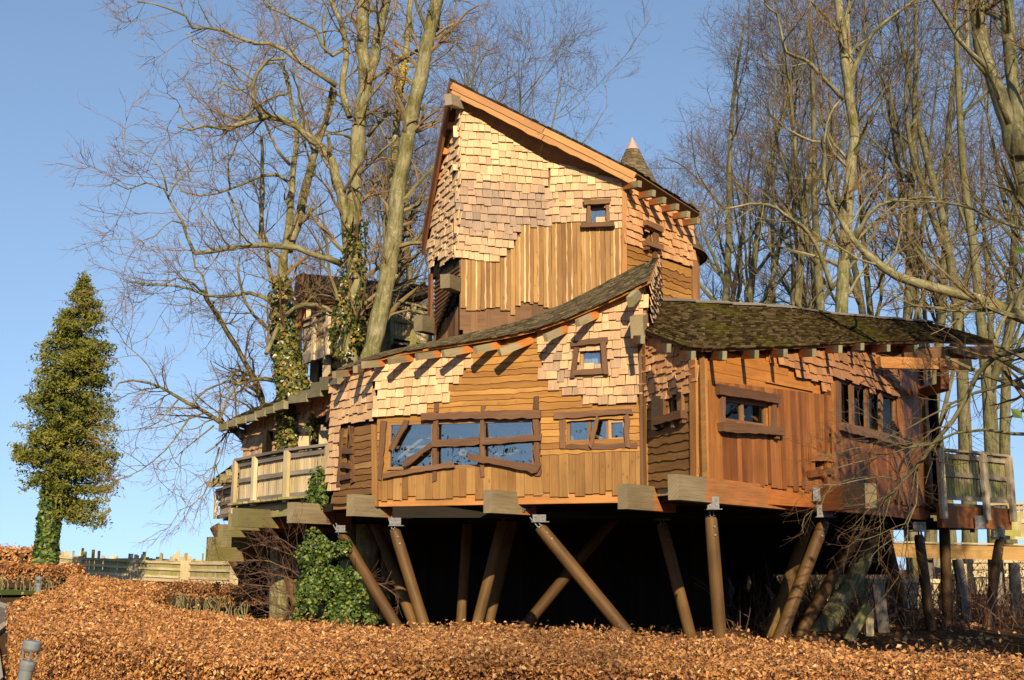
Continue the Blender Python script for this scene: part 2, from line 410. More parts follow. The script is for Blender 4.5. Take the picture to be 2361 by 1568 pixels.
def leaf_mat(name, stops, rough=0.5, trans=0.25, spec=0.4):
    m, nt, p = new_mat(name)
    t = attr(nt, "tint").outputs["Fac"]
    c = ramp(nt, t, stops)
    nt.links.new(c, p.inputs["Base Color"]); p.inputs["Roughness"].default_value = rough; p.inputs["Specular IOR Level"].default_value = spec
    tl = nd(nt, "ShaderNodeBsdfTranslucent"); nt.links.new(c, tl.inputs[0])
    mx = nd(nt, "ShaderNodeMixShader"); mx.inputs[0].default_value = trans
    nt.links.new(p.outputs[0], mx.inputs[1]); nt.links.new(tl.outputs[0], mx.inputs[2])
    nt.links.new(mx.outputs[0], nt.nodes["Material Output"].inputs[0])
    return m
M['beech'] = leaf_mat('copper_beech_leaf', [(0, (0.12, 0.046, 0.017)), (0.35, (0.33, 0.14, 0.044)), (0.7, (0.54, 0.265, 0.085)), (1, (0.74, 0.48, 0.23))], 0.55, 0.22, 0.3)
M['ivy'] = leaf_mat('ivy_leaf', [(0, (0.016, 0.036, 0.006)), (0.5, (0.055, 0.10, 0.014)), (0.85, (0.14, 0.19, 0.03)), (1, (0.24, 0.22, 0.05))], 0.45, 0.2, 0.35)
M['ivy_dry'] = leaf_mat('yellowing_ivy_leaf', [(0, (0.03, 0.045, 0.01)), (0.45, (0.09, 0.11, 0.02)), (0.8, (0.24, 0.20, 0.035)), (1, (0.30, 0.15, 0.04))], 0.35, 0.2, 0.5)
M['conifer'] = leaf_mat('conifer_spray', [(0, (0.05, 0.066, 0.012)), (0.5, (0.14, 0.15, 0.024)), (1, (0.27, 0.245, 0.045))], 0.6, 0.2, 0.2)

def bark_mat(name, a, b, patch, twig):
    m, nt, p = new_mat(name)
    g = attr(nt, "guv").outputs["Vector"]; t = attr(nt, "tint").outputs["Fac"]
    geo = nd(nt, "ShaderNodeNewGeometry")
    n1 = noise(nt, mapping(nt, g, (3, 14, 1)), 1.0, 6, 0.7)
    n2 = noise(nt, geo.outputs["Position"], 1.6, 5, 0.65)
    col = mixc(nt, mrange(nt, n2, 0.4, 0.62, 0, 1), a, b)
    n3 = noise(nt, mapping(nt, g, (7, 10, 1)), 1.3, 4, 0.7)
    col = mixc(nt, mrange(nt, n3, 0.56, 0.66, 0, 0.8), col, patch)
    col = mixc(nt, 1.0, col, ramp(nt, n1, [(0.3, (0.36, 0.36, 0.36)), (0.55, (0.95, 0.95, 0.95)), (0.75, (1.25, 1.25, 1.25))]), 'MULTIPLY')  # strong blotch contrast: lichened bark plus a painted dapple of branch shadows
    col = mixc(nt, mrange(nt, t, 0.35, 0.65, 1, 0), col, twig)
    nt.links.new(col, p.inputs["Base Color"]); p.inputs["Roughness"].default_value = 0.85; p.inputs["Specular IOR Level"].default_value = 0.2
    nt.links.new(bump(nt, n1, 0.7, 0.02), p.inputs["Normal"])
    return m
M['bark'] = bark_mat('lime_bark', (0.155, 0.14, 0.048), (0.265, 0.235, 0.125), (0.36, 0.34, 0.25), (0.20, 0.118, 0.055))
M['bark_wood'] = bark_mat('woodland_bark', (0.115, 0.105, 0.04), (0.175, 0.155, 0.082), (0.23, 0.215, 0.15), (0.105, 0.058, 0.033))
M['twig'] = bark_mat('bare_twig', (0.16, 0.11, 0.07), (0.2, 0.13, 0.08), (0.2, 0.15, 0.1), (0.13, 0.072, 0.05))

# ---------------------------------------------------------------- outlines
def inside(poly, x, y):
    c = False; n = len(poly); j = n - 1
    for i in range(n):
        xi, yi = poly[i]; xj, yj = poly[j]
        if (yi > y) != (yj > y) and x < (xj - xi) * (y - yi) / (yj - yi) + xi: c = not c
        j = i
    return c
def spans(poly, val, ax):
    """intervals of the outline on the line coordinate[ax] == val, measured along the other axis"""
    xs = []; n = len(poly)
    for i in range(n):
        a, b = poly[i], poly[(i + 1) % n]
        if (a[ax] > val) != (b[ax] > val):
            xs.append(a[1 - ax] + (b[1 - ax] - a[1 - ax]) * (val - a[ax]) / (b[ax] - a[ax]))
    xs.sort()
    return [(xs[i], xs[i + 1]) for i in range(0, len(xs) - 1, 2)]
def cut(iv, holes):
    for h in holes:
        out = []
        for a, b in iv:
            if h[1] <= a or h[0] >= b: out.append((a, b)); continue
            if h[0] > a: out.append((a, h[0]))
            if h[1] < b: out.append((h[1], b))
        iv = out
    return iv
def spans_h(poly, holes, val, ax):
    iv = spans(poly, val, ax)
    for h in holes: iv = cut(iv, spans(h, val, ax))
    return iv

class Wall:
    def __init__(s, a, b):
        A, B = at(*a), at(*b)
        s.o = np.array([A[0], A[1], 0.0]); d = B - A; d[2] = 0
        s.L = np.linalg.norm(d); s.d = d / s.L
        s.n = np.array([s.d[1], -s.d[0], 0.0])
        if s.n @ (EY - s.o) < 0: s.n = -s.n
        s.up = np.array([0, 0, 1.0]); s.holes = []
    def hit(s, u, v, n=0.0):
        r = ray(u, v); t = ((s.o + s.n * n - EY) @ s.n) / (r @ s.n)
        return EY + r * t
    def sz(s, u, v, n=0.0):
        p = s.hit(u, v, n); return ((p - s.o) @ s.d, p[2])
    def px(s, pts): return [s.sz(u, v) for u, v in pts]
    def p(s, a, z, n=0.0): return s.o + s.d * a + s.up * z + s.n * n
# ---------------------------------------------------------------- cladding
def backing(wall, poly, holes, n0, n1, mat, parent, name='wall'):
    mb = MB()
    zs = [z for _, z in poly]; z = min(zs); step = 0.08
    while z < max(zs):
        for a, b in spans_h(poly, holes, z + step / 2, 1):
            if b - a > 0.01:
                mb.box(wall.p(a, z, n1), wall.d, wall.up, wall.n, b - a, step, n0 - n1, 0.4)
        z += step
    return mb.build(name, mat, parent)

def shakes(wall, poly, holes, mat, parent, row=0.185, wr=(0.09, 0.2), n0=0.02, shade=None, slope=0.0, wave=0.025, jit=0.022, name='shake_cladding'):
    mb = MB()
    zs = [z for _, z in poly]; ss = [a for a, _ in poly]
    smin, smax = min(ss), max(ss); ph = R.random() * 6
    z0 = min(zs) - 0.25; k = 0
    while z0 + k * row < max(zs) + abs(slope) * (smax - smin) + 0.3:
        a = smin - R.random() * 0.15
        while a < smax:
            wd = R.uniform(*wr)
            if R.random() < 0.12: wd *= 1.3
            mid = a + wd / 2
            z = z0 + k * row + slope * (mid - smin) + wave * math.sin(mid * 1.7 + ph + k * 0.25)
            zb = z + R.uniform(-jit, jit) - (0.05 if R.random() < 0.06 else 0)
            if inside(poly, mid, z + row * 0.5) and not any(inside(h, mid, z + row * 0.45) or inside(h, a + .02, z + row * .45) or inside(h, a + wd - .02, z + row * .45) for h in holes):
                hh = row * 1.55; g = R.uniform(0.0015, 0.006)
                top = spans(poly, mid, 0)
                zt = zb + hh
                for lo, hi in top:
                    if lo <= z + row * 0.5 <= hi: zt = min(zt, hi + 0.03)
                if zt - zb > 0.03:
                    nb = n0 + 0.062 + R.uniform(-0.010, 0.014); th = 0.018 + R.random() * 0.008
                    nt_ = nb - 0.048 * (zt - zb) / hh
                    ds = R.uniform(-0.008, 0.008)
                    c = [wall.p(a + g, zb, nb - th), wall.p(a + wd - g, zb + R.uniform(-.006, .006), nb - th), wall.p(a + wd - g + ds, zt, nt_ - 0.012), wall.p(a + g + ds, zt, nt_ - 0.012),
                         wall.p(a + g, zb, nb), wall.p(a + wd - g, zb + R.uniform(-.006, .006), nb), wall.p(a + wd - g + ds, zt, nt_), wall.p(a + g + ds, zt, nt_)]
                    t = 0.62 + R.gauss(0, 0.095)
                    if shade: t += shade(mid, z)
                    o1, o2 = R.random() * 60, R.random() * 60; L = zt - zb
                    g8 = np.array([[0, 0, 0], [0, wd, 0], [L, wd, 0], [L, 0, 0], [0, .02, 0], [0, wd + .02, 0], [L, wd + .02, 0], [L, .02, 0]]) + [o1, o2, 0]
                    mb.hexa(c, min(max(t, 0), 1), g8)
            a += wd
        k += 1
    return mb.build(name, mat, parent)

def hboards(wall, poly, holes, mat, parent, h=0.17, n0=0.02, amp=0.014, slope=0.0, name='board_cladding', lap=True):
    mb = MB(); zs = [z for _, z in poly]; z = min(zs) - 0.02
    while z < max(zs):
        hh = h * R.uniform(0.85, 1.15)
        for a, b in spans_h(poly, holes, z + hh * 0.5, 1):
            if b - a < 0.04: continue
            cuts = [a, b]
            if b - a > 2.4: cuts = [a, a + (b - a) * R.uniform(.35, .65), b]
            for x0, x1 in zip(cuts, cuts[1:]):
                zz = z + hh * 0.5
                p, q = wall.p(x0, zz + slope * (x0 - a), n0), wall.p(x1, zz + slope * (x1 - a), n0)
                mb.lumber(p, q, hh + (0.03 if lap else -0.006), 0.014, wall.n, amp if wall.d @ wall.d else amp, None, amp * 0.2, 0.026 if lap else 0.003, 0.12)
        z += hh
    return mb.build(name, mat, parent)

def vboards(wall, poly, holes, mat, parent, wr=(0.10, 0.19), n0=0.02, jag=0.05, amp=0.002, name='board_cladding', strips=None, gap=0.006, strip_n=0.012):
    mb = MB(); sb = MB(); ss = [a for a, _ in poly]; a = min(ss)
    while a < max(ss):
        wd = R.uniform(*wr)
        wd = min(wd, max(ss) - a + 0.02)
        if wd < 0.03: break
        n = n0 + R.uniform(0, 0.012)
        mid = a + wd / 2
        iv = spans(poly, mid, 0)
        for h in holes:                                       # a hole counts when any part of the board is over it
            for q in (mid, a + wd * 0.1, a + wd * 0.9): iv = cut(iv, spans(h, q, 0))
        for i, (b0, b1) in enumerate(iv):
            if b1 - b0 < 0.03: continue
            lo = b0 + (R.uniform(-jag, jag) if i == 0 else 0)
            mb.lumber(wall.p(mid, lo, n), wall.p(mid, b1, n), wd - gap, 0.02, wall.n, amp, None, amp, 0, 0.25)
            if strips and R.random() < strips:
                e = a + wd + R.uniform(-0.012, 0.008)
                sb.lumber(wall.p(e, lo + R.uniform(-.03, .03), n + strip_n), wall.p(e, b1, n + strip_n), R.uniform(0.018, 0.042), 0.02, wall.n, 0.008, None, 0.008, 0, 0.12)
        a += wd
    ob = mb.build(name, mat, parent)
    if strips and sb.n: sb.build('sapwood_strip', M['sapwood'], parent)
    return ob

def timber(wall, p0, p1, width, thick, n0, mat, parent, name, amp=0.012, endcut=0.02):
    if mat is M['frame']: width *= 0.78
    mb = MB(); (a0, z0), (a1, z1) = wall.sz(*p0), wall.sz(*p1)
    mb.lumber(wall.p(a0, z0, n0), wall.p(a1, z1, n0), width, thick, wall.n, amp, None, amp, 0, 0.11, endcut)
    return mb.build(name, mat, parent)

def frame_rect(wall, quad, width, n0, n1, mat, parent, name, mullions=()):
    """a rectangular sash round the outline quad (s,z), lying between n0 and n1, with bars at fractions of its width"""
    mb = MB(); q = [np.array(p) for p in quad]      # bl, br, tr, tl
    c = sum(q) / 4
    def ins(i):
        a, b = q[(i - 1) % 4], q[(i + 1) % 4]
        return q[i] + unit(a - q[i]) * width + unit(b - q[i]) * width
    inn = [ins(i) for i in range(4)]
    for i in range(4):
        j = (i + 1) % 4
        pts = [q[i], q[j], inn[j], inn[i]]
        mb.poly([wall.p(*p, n0) for p in pts], wall.n * (n1 - n0))
    for f, wd in mullions:
        b0 = inn[0] + (inn[1] - inn[0]) * f; t0 = inn[3] + (inn[2] - inn[3]) * f
        mb.box(wall.p(b0[0] - wd / 2, b0[1], n0 + 0.004), unit(wall.p(*t0) - wall.p(*b0)), wall.d, wall.n, np.linalg.norm(t0 - b0), wd, n1 - n0 - 0.008)
    ob = mb.build(name, mat, parent)
    return ob, inn

def pane(wall, pts, n, mat, parent):
    mb = MB(); mb.poly([wall.p(a, z, n) for a, z in pts], wall.n * 0.008); return mb.build('pane', mat, parent)

def niche(wall, quad, depth, parent):
    """the dark room behind a window"""
    mb = MB(); q = [np.array(p) for p in quad]; c = sum(q) / 4
    q = [c + (p - c) * 1.02 for p in q]
    back = [c + (p - c) * 1.6 for p in q]
    f = [wall.p(*p, -0.12) for p in q]; b = [wall.p(*p, -depth) for p in back]
    mb.add(f + b, [[(4, 5, 6, 7)], [(0, 4, 7, 3), (1, 2, 6, 5), (3, 7, 6, 2), (0, 1, 5, 4)]])
    return mb.build('room', M['room'], parent)

def ruled(lo, hi, n):
    lo, hi = np.asarray(lo, float), np.asarray(hi, float)
    def res(P):
        d = np.concatenate([[0], np.cumsum(np.linalg.norm(np.diff(P, axis=0), axis=1))]); d /= d[-1]
        return np.stack([np.interp(np.linspace(0, 1, n), d, P[:, i]) for i in range(3)], 1)
    return res(lo), res(hi)

def roof_sheet(lo, hi, mat, parent, row=0.13, wr=(0.1, 0.2), lift=0.028, thick=0.07, name='roof', over=0.05, under=None):
    """shingles laid on the surface between an eave line and an upper line, over a boarded underside"""
    n = 60; Lo, Hi = ruled(lo, hi, n)
    def P(a, b):
        x = a * (n - 1); i = min(int(x), n - 2); f = x - i
        l = Lo[i] * (1 - f) + Lo[i + 1] * f; h = Hi[i] * (1 - f) + Hi[i + 1] * f
        return l * (1 - b) + h * b
    mb = MB()
    depth = np.mean(np.linalg.norm(Hi - Lo, axis=1)); length = np.linalg.norm(np.diff(Lo, axis=0), axis=1).sum()
    length = max(length, np.linalg.norm(np.diff(Hi, axis=0), axis=1).sum())
    rows = max(2, int(depth / row)); sag = R.random() * 6
    for k in range(rows):
        b0 = k / rows - (over / depth if k == 0 else 0); b1 = min(1.0, (k + 1.5) / rows); a = 0.0
        while a < 1:
            da = R.uniform(*wr) / length; a1 = min(a + da, 1.0)
            p0, p1, p2, p3 = P(a, b0), P(a1 - 0.004 / length, b0), P(a1 - 0.004 / length, b1), P(a, b1)
            nn = unit(np.cross(p1 - p0, p3 - p0)); 
            if nn[2] < 0: nn = -nn
            dn = unit(p0 - p3)
            jit = R.uniform(-0.02, 0.02)
            l0 = lift + R.uniform(-0.006, 0.012); th = 0.016
            c = [p0 + nn * (l0 - th) + dn * jit, p1 + nn * (l0 - th) + dn * jit, p2 + nn * 0.002, p3 + nn * 0.002, p0 + nn * l0 + dn * jit, p1 + nn * l0 + dn * jit, p2 + nn * 0.012, p3 + nn * 0.012]
            o1, o2 = R.random() * 60, R.random() * 60; L = row * 1.5; wd = da * length
            g8 = np.array([[0, 0, 0], [0, wd, 0], [L, wd, 0], [L, 0, 0], [0, .02, 0], [0, wd + .02, 0], [L, wd + .02, 0], [L, .02, 0]]) + [o1, o2, 0]
            mb.hexa(c, None, g8); a = a1
    ob = mb.build(name, mat, parent)
    ub = MB()
    for i in range(n - 1):
        p0, p1, p2, p3 = Lo[i], Lo[i + 1], Hi[i + 1], Hi[i]
        nn = unit(np.cross(p1 - p0, p3 - p0))
        if nn[2] < 0: nn = -nn
        ub.hexa([p0 - nn * thick, p1 - nn * thick, p2 - nn * thick, p3 - nn * thick, p0 - nn * .004, p1 - nn * .004, p2 - nn * .004, p3 - nn * .004], 0.4)
    ub.build('underboard', under or M['verge'], ob)
    return ob

def rafter(tip, root, width, height, mat, parent, name='rafter'):
    mb = MB(); mb.beam(tip, root, width, height, (0, 0, 1), None, True); return mb.build(name, mat, parent)

# ================================================================ the treehouse
TH = thing('treehouse', 'large timber treehouse clad in cedar shakes and boards on leaning log posts', 'treehouse', (0.5, 25, 0.2))
VB = 1150
YA, YB, YC, YD, YE, YF = 25.3, 24.0, 22.4, 20.8, 23.9, 29.1
WAB = Wall((768, VB, YA), (870, VB, YB))
WBC = Wall((870, VB, YB), (1491, VB, YC))
WCD = Wall((1491, VB, YC), (1614, 1111, YD))
WDE = Wall((1614, 1111, YD), (1908, 1138, YE))
WEF = Wall((1908, 1138, YE), (2142, 1169, YF))
TL = Wall((1058, 600, 25.5), (1262, 600, 25.8))
TR = Wall((1262, 600, 25.8), (1443, 600, 25.6))
TRW = Wall((1443, 600, 25.6), (1597, 600, 27.6))
LF = Wall((992, 600, 27.0), (1058, 600, 25.5))

# ---- the front hall: windows first, so the cladding leaves room for them
big = WBC.px(cw((160, 945), (2165, 890), (2150, 250), (180, 300)))
bigx = WBC.px(cw((75, 1010), (2240, 1000), (2240, 140), (75, 290)))     # what the timbers round it cover
sm2 = WBC.px(cv((400, 590), (1215, 560), (1200, 235), (400, 265)))
attic = WBC.px(c3((1765, 355), (1910, 350), (1900, 215), (1770, 225)))
pAB = WAB.px(c3((205, 400), (340, 350), (476, 320), (470, 1150), (205, 1200)))
wslit = WAB.px(c3((300, 1010), (352, 1000), (352, 735), (305, 745)))
w = backing(WAB, pAB, [wslit], 0.0, -0.1, M['under'], TH)
shakes(WAB, WAB.px(c3((205, 405), (340, 340), (478, 325), (476, 688), (370, 712), (280, 728), (262, 735), (266, 900), (252, 1108), (188, 1110), (192, 800))), [], M['shake'], w, row=0.175, wr=(0.11, 0.2), shade=lambda a, z: 0.12)
hboards(WAB, WAB.px(c3((250, 730), (372, 722), (476, 695), (462, 1150), (205, 1195), (230, 1110), (255, 1105))), [wslit], M['waney_brown'], w, h=0.13)
wBC = backing(WBC, WBC.px(c3((476, 1130), (2165, 1090)) + [(1491, 652), (1400, 702), (1300, 742), (1234, 766), (1160, 782), (1090, 794), (960, 812), (872, 838)]), [big, sm2, attic], 0.0, -0.1, M['waney'], TH)
SH1 = WBC.px(c3((476, 325), (600, 300), (800, 262), (1085, 215), (1080, 325), (1042, 328), (1038, 362), (1022, 364), (1020, 400), (997, 402), (994, 450), (940, 455), (936, 540), (895, 545), (890, 570), (808, 576), (806, 628), (776, 632), (772, 668), (476, 688)))
shakes(WBC, SH1, [], M['shake'], wBC, row=0.178, wr=(0.11, 0.2), shade=lambda a, z: 0.14, slope=0.012)
SH2 = WBC.px(c3((1522, 128), (1700, 35)) + [(1400, 703), (1490, 655), (1491, 742)] + c3((2155, 300), (2155, 585), (2050, 590), (1845, 606), (1843, 560), (1775, 562), (1772, 523), (1678, 525), (1670, 475), (1602, 474), (1595, 430), (1525, 428)))
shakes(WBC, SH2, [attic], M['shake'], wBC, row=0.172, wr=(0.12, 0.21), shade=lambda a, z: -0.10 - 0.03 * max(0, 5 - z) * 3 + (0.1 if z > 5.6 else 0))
HB = WBC.px(c3((1080, 215), (1250, 190), (1528, 130), (1525, 428), (1595, 430), (1602, 474), (1670, 475), (1678, 525), (1772, 523), (1775, 562), (1843, 560), (1845, 606), (2050, 590), (2155, 588), (2160, 862), (1520, 884), (1520, 640), (772, 668), (776, 632), (806, 628), (808, 576), (890, 570), (936, 540), (940, 455), (994, 450), (997, 402), (1020, 400), (1038, 362), (1080, 325)))
hboards(WBC, HB, [bigx, sm2], M['waney'], wBC, h=0.118, amp=0.014, slope=0.005)
hboards(WBC, WBC.px(c3((490, 690), (520, 690), (512, 1000), (486, 1000))), [], M['waney'], wBC, h=0.13)
VBP = WBC.px(c3((482, 1185), (484, 1002), (560, 1000), (1160, 975), (1520, 960), (1520, 884), (2160, 862), (2165, 1128), (1760, 1145), (1480, 1152), (900, 1165)))
vboards(WBC, VBP, [big], M['board'], wBC, wr=(0.11, 0.19), jag=0.055, strips=0.25, strip_n=-0.008)
for wall, u, a, b, wd, mt in ((WBC, 868, 980, 1168, 0.12, 'board'), (WBC, 1485, 780, 1140, 0.10, 'brown'), (WCD, 1497, 785, 1140, 0.10, 'board'), (WCD, 1608, 830, 1113, 0.2, 'fascia'), (WDE, 1620, 826, 1118, 0.15, 'fascia'), (WDE, 1900, 885, 1135, 0.08, 'red'), (WEF, 1918, 880, 1135, 0.13, 'red')):
    timber(wall, (u, b), (u + (a - b) * 0.012, a), wd, 0.05, 0.03, M[mt], TH, 'corner_board', 0.004)
# rim beam below the hall
mb = MB(); a0, a1 = WBC.sz(872, 1168), WBC.sz(1488, 1153)
mb.box(WBC.p(0, a0[1], -0.2), WBC.d, WBC.up, WBC.n, WBC.L, 0.46, 0.208); mb.build('rim_beam', M['rim'], TH)
mb = MB(); mb.box(WAB.p(0, a0[1], -0.2), WAB.d, WAB.up, WAB.n, WAB.L, 0.30, 0.19); mb.build('rim_beam', M['rim'], TH)
mb = MB(); mb.box(WCD.p(0.05, a0[1] + 0.09, -0.2), WCD.d, WCD.up, WCD.n, WCD.L - .1, 0.26, 0.19); mb.build('rim_beam', M['rail'], TH)

# big window
def window(label=None):
    o = thing_part('window', TH); return o
def thing_part(name, parent):
    o = bpy.data.objects.new(name, None); COL.objects.link(o); o.parent = parent; WORLD[o.name] = WORLD[parent.name]; return o
def win(wall, quad, sash, mull=(), refl='glass', width=0.055, depth=1.2, split=True):
    ob, inn = frame_rect(wall, quad, width, -0.07, -0.005, M[sash], TH, 'window', mull)
    niche(wall, quad, depth, ob)
    edges = [0.0] + [f for f, _ in mull] + [1.0]
    for f0, f1 in zip(edges, edges[1:]):
        q = [inn[0] + (inn[1] - inn[0]) * f0, inn[0] + (inn[1] - inn[0]) * f1, inn[3] + (inn[2] - inn[3]) * f1, inn[3] + (inn[2] - inn[3]) * f0]
        pane(wall, q, -0.05, M[refl], ob)
    return ob
bw = win(WBC, big, 'sash', ((0.318, 0.14), (0.655, 0.12)), 'glass', 0.06, 1.7)
T = lambda p, q, wd, n, nm, th=0.05, am=0.014: timber(WBC, cw(p)[0], cw(q)[0], wd, th, n, M['frame'], bw, nm, am, 0.03)
T((650, 228), (2245, 198), 0.19, 0.055, 'lintel', 0.06)
T((75, 1090), (130, 290), 0.135, 0.03, 'jamb')
T((2205, 1050), (2190, 262), 0.15, 0.03, 'jamb'); T((2190, 132), (2190, -60), 0.15, 0.03, 'jamb')
T((845, 160), (842, 40), 0.10, 0.03, 'jamb'); T((1465, 150), (1478, 70), 0.10, 0.03, 'jamb')
T((815, 1095), (838, 280), 0.125, 0.03, 'mullion'); T((1460, 1030), (1466, 275), 0.105, 0.03, 'mullion')
T((795, 598), (1440, 565), 0.16, 0.075, 'rail'); T((1480, 565), (2275, 515), 0.16, 0.08, 'rail')
T((235, 670), (440, 285), 0.115, 0.03, 'brace'); T((415, 880), (800, 600), 0.14, 0.07, 'brace')
T((125, 1030), (1100, 875), 0.12, 0.085, 'sill'); T((1280, 770), (2235, 945), 0.17, 0.09, 'sill', 0.06, 0.02)
# timbers of the room seen through the left pane
ib = MB()
for p, q, wd, n in (((240, 400), (800, 520), .14, -.5), ((300, 645), (740, 632), .1, -.6), ((240, 870), (660, 520), .16, -.55), ((300, 705), (760, 690), .09, -.75), ((430, 745), (640, 735), .07, -.5),
                    ((1155, 700), (1210, 870), .1, -.5), ((1165, 680), (1220, 690), .08, -.5), ((1215, 690), (1210, 780), .05, -.5), ((1690, 750), (1920, 740), .06, -.5), ((1640, 720), (1650, 800), .1, -.5), ((1910, 670), (1925, 780), .1, -.45),
                    ((1560, 400), (1570, 520), .12, -.5), ((1690, 400), (1690, 500), .06, -.5), ((1600, 400), (1690, 400), .06, -.5), ((1160, 480), (1165, 540), .07, -.5), ((2040, 370), (1990, 480), .09, -.6)):
    P, Q = cw(p)[0], cw(q)[0]
    ib.beam(WBC.hit(*P, n), WBC.hit(*Q, n), 0.06, wd, WBC.n if abs(P[0] - Q[0]) < 1e9 else None)
ib.build('inner_timber', M['insidewood'], bw)
# right-hand triple window
w2 = win(WBC, sm2, 'sash', ((0.36, 0.06), (0.70, 0.06)), 'glass', 0.05, 1.4)
for sx, sy in ((0, 0),):
    q = [np.array(WBC.sz(*p)) for p in cv((960, 552), (1205, 545), (1190, 258), (955, 270))]
    frame_rect(WBC, q, 0.055, -0.035, 0.012, M['sash_pale'], w2, 'casement')
T = lambda p, q, wd, n, nm, th=0.05, am=0.014: timber(WBC, cv(p)[0], cv(q)[0], wd, th, n, M['frame'], w2, nm, am, 0.03)
T((258, 222), (1295, 158), 0.14, 0.06, 'lintel'); T((355, 670), (350, 268), 0.13, 0.03, 'jamb'); T((1240, 650), (1215, 205), 0.12, 0.05, 'jamb', 0.05, 0.02)
T((315, 635), (1360, 620), 0.12, 0.03, 'sill', 0.045, 0.02); T((730, 640), (835, 240), 0.09, 0.085, 'brace', 0.04)
ib = MB()
for p, q in (((450, 345), (640, 420)), ((475, 350), (470, 560)), ((760, 470), (920, 545))):
    ib.beam(WBC.hit(*cv(p)[0], -.45), WBC.hit(*cv(q)[0], -.45), 0.05, 0.1, WBC.n)
ib.build('inner_timber', M['insidewood'], w2)
# attic window with a curtain
w3 = win(WBC, attic, 'sash_pale', (), 'glass', 0.05, 0.8)
mb = MB()
cq = [np.array(p) for p in attic]
for k in range(14):
    f = (k + 0.5) / 14; b0 = cq[0] + (cq[1] - cq[0]) * f; t0 = cq[3] + (cq[2] - cq[3]) * f
    mb.tube([WBC.p(*b0, -0.16 - 0.02 * (k % 2)), WBC.p(*t0, -0.16 - 0.02 * (k % 2))], 0.032, 6)
mb.build('curtain', M['curtain'], w3, smooth=True)
T = lambda p, q, wd, n, nm, th=0.05, am=0.012: timber(WBC, c3(p)[0], c3(q)[0], wd, th, n, M['frame'], w3, nm, am, 0.02)
T((1718, 208), (1945, 178), 0.14, 0.10, 'lintel'); T((1728, 415), (1752, 222), 0.12, 0.085, 'jamb'); T((1935, 395), (1918, 195), 0.13, 0.11, 'jamb'); T((1725, 388), (1925, 372), 0.12, 0.09, 'sill')
# slit window on the left facet
w4 = win(WAB, wslit, 'sash', (), 'glass', 0.04, 0.8)
T = lambda p, q, wd, n, nm: timber(WAB, c3(p)[0], c3(q)[0], wd, 0.05, n, M['frame'], w4, nm, 0.02, 0.02)
T((262, 1095), (285, 735), 0.12, 0.05, 'jamb'); T((352, 1075), (345, 725), 0.10, 0.05, 'jamb'); T((293, 880), (362, 878), 0.16, 0.08, 'rail'); T((290, 965), (352, 970), 0.16, 0.09, 'rail'); T((285, 1045), (352, 1030), 0.16, 0.09, 'sill'); T((335, 720), (352, 850), 0.07, 0.08, 'brace')

# ---- the short return wall
wret = WCD.px(c4((272, 755), (342, 738), (342, 628), (268, 655)))
w = backing(WCD, WCD.px(c4((118, 280), (440, 380), (458, 1110), (138, 1185))), [wret], 0.0, -0.1, M['waney_brown'], TH)
shakes(WCD, WCD.px(c4((118, 285), (435, 385), (432, 582), (330, 625), (240, 655), (127, 698))), [], M['shake_red'], w, row=0.14, wr=(0.1, 0.2), shade=lambda a, z: 0.12, slope=0.0, jit=0.04)
hboards(WCD, WCD.px(c4((128, 698), (240, 658), (430, 585), (448, 1110), (140, 1185))), [wret], M['waney_brown'], w, h=0.165, amp=0.02)
w5 = win(WCD, wret, 'sash', (), 'glass_dark', 0.05, 0.8)
T = lambda p, q, wd, n, nm, th=0.07: timber(WCD, c4(p)[0], c4(q)[0], wd, th, n, M['brown'], w5, nm, 0.012, 0.02)
T((242, 770), (240, 660), 0.17, 0.045, 'jamb'); T((356, 740), (352, 620), 0.14, 0.045, 'jamb'); T((212, 798), (385, 750), 0.14, 0.05, 'sill', 0.14)
for x, y in ((240, 830), (300, 832), (352, 805)):
    mb = MB(); p = WCD.hit(*c4((x, y))[0], 0.04); mb.box(p, WCD.up, WCD.d, WCD.n, 0.12, 0.08, 0.1); mb.build('bracket', M['brown'], w5)

# ---- the right-hand block
wr1 = WDE.px(c4((572, 785), (838, 825), (835, 690), (570, 655)))
hatch = WDE.px(c4((1103, 1080), (1165, 1078), (1165, 1020), (1105, 1018)))
w = backing(WDE, WDE.px(c4((445, 400), (1205, 370), (1205, 1215), (455, 1125))), [wr1, hatch], 0.0, -0.1, M['orange'], TH)
hboards(WDE, WDE.px(c4((455, 425), (840, 400), (870, 430), (950, 490), (1010, 530), (1060, 560), (1110, 590), (1180, 620), (1180, 636), (456, 548))), [], M['orange'], w, h=0.21, amp=0.001, lap=False)
vboards(WDE, WDE.px(c4((456, 548), (1180, 636), (1206, 640), (1206, 1205), (1050, 1195), (900, 1185), (700, 1165), (466, 1142))), [wr1, hatch], M['red'], w, wr=(0.10, 0.2), jag=0.06, n0=0.018)
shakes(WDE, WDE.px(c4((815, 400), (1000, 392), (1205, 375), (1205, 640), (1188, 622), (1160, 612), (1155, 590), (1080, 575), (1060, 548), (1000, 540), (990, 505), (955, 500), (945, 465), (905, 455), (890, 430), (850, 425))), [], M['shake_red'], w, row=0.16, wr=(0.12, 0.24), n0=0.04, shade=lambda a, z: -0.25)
w6 = win(WDE, wr1, 'sash', ((0.46, 0.09),), 'glass_dark', 0.05, 1.2)
T = lambda p, q, wd, n, nm, th=0.06: timber(WDE, c4(p)[0], c4(q)[0], wd, th, n, M['frame'], w6, nm, 0.01, 0.02)
T((518, 605), (882, 665), 0.22, 0.05, 'lintel', 0.10); T((533, 828), (897, 855), 0.20, 0.05, 'sill', 0.13)
T((556, 800), (556, 630), 0.15, 0.045, 'jamb'); T((858, 835), (860, 672), 0.15, 0.045, 'jamb')
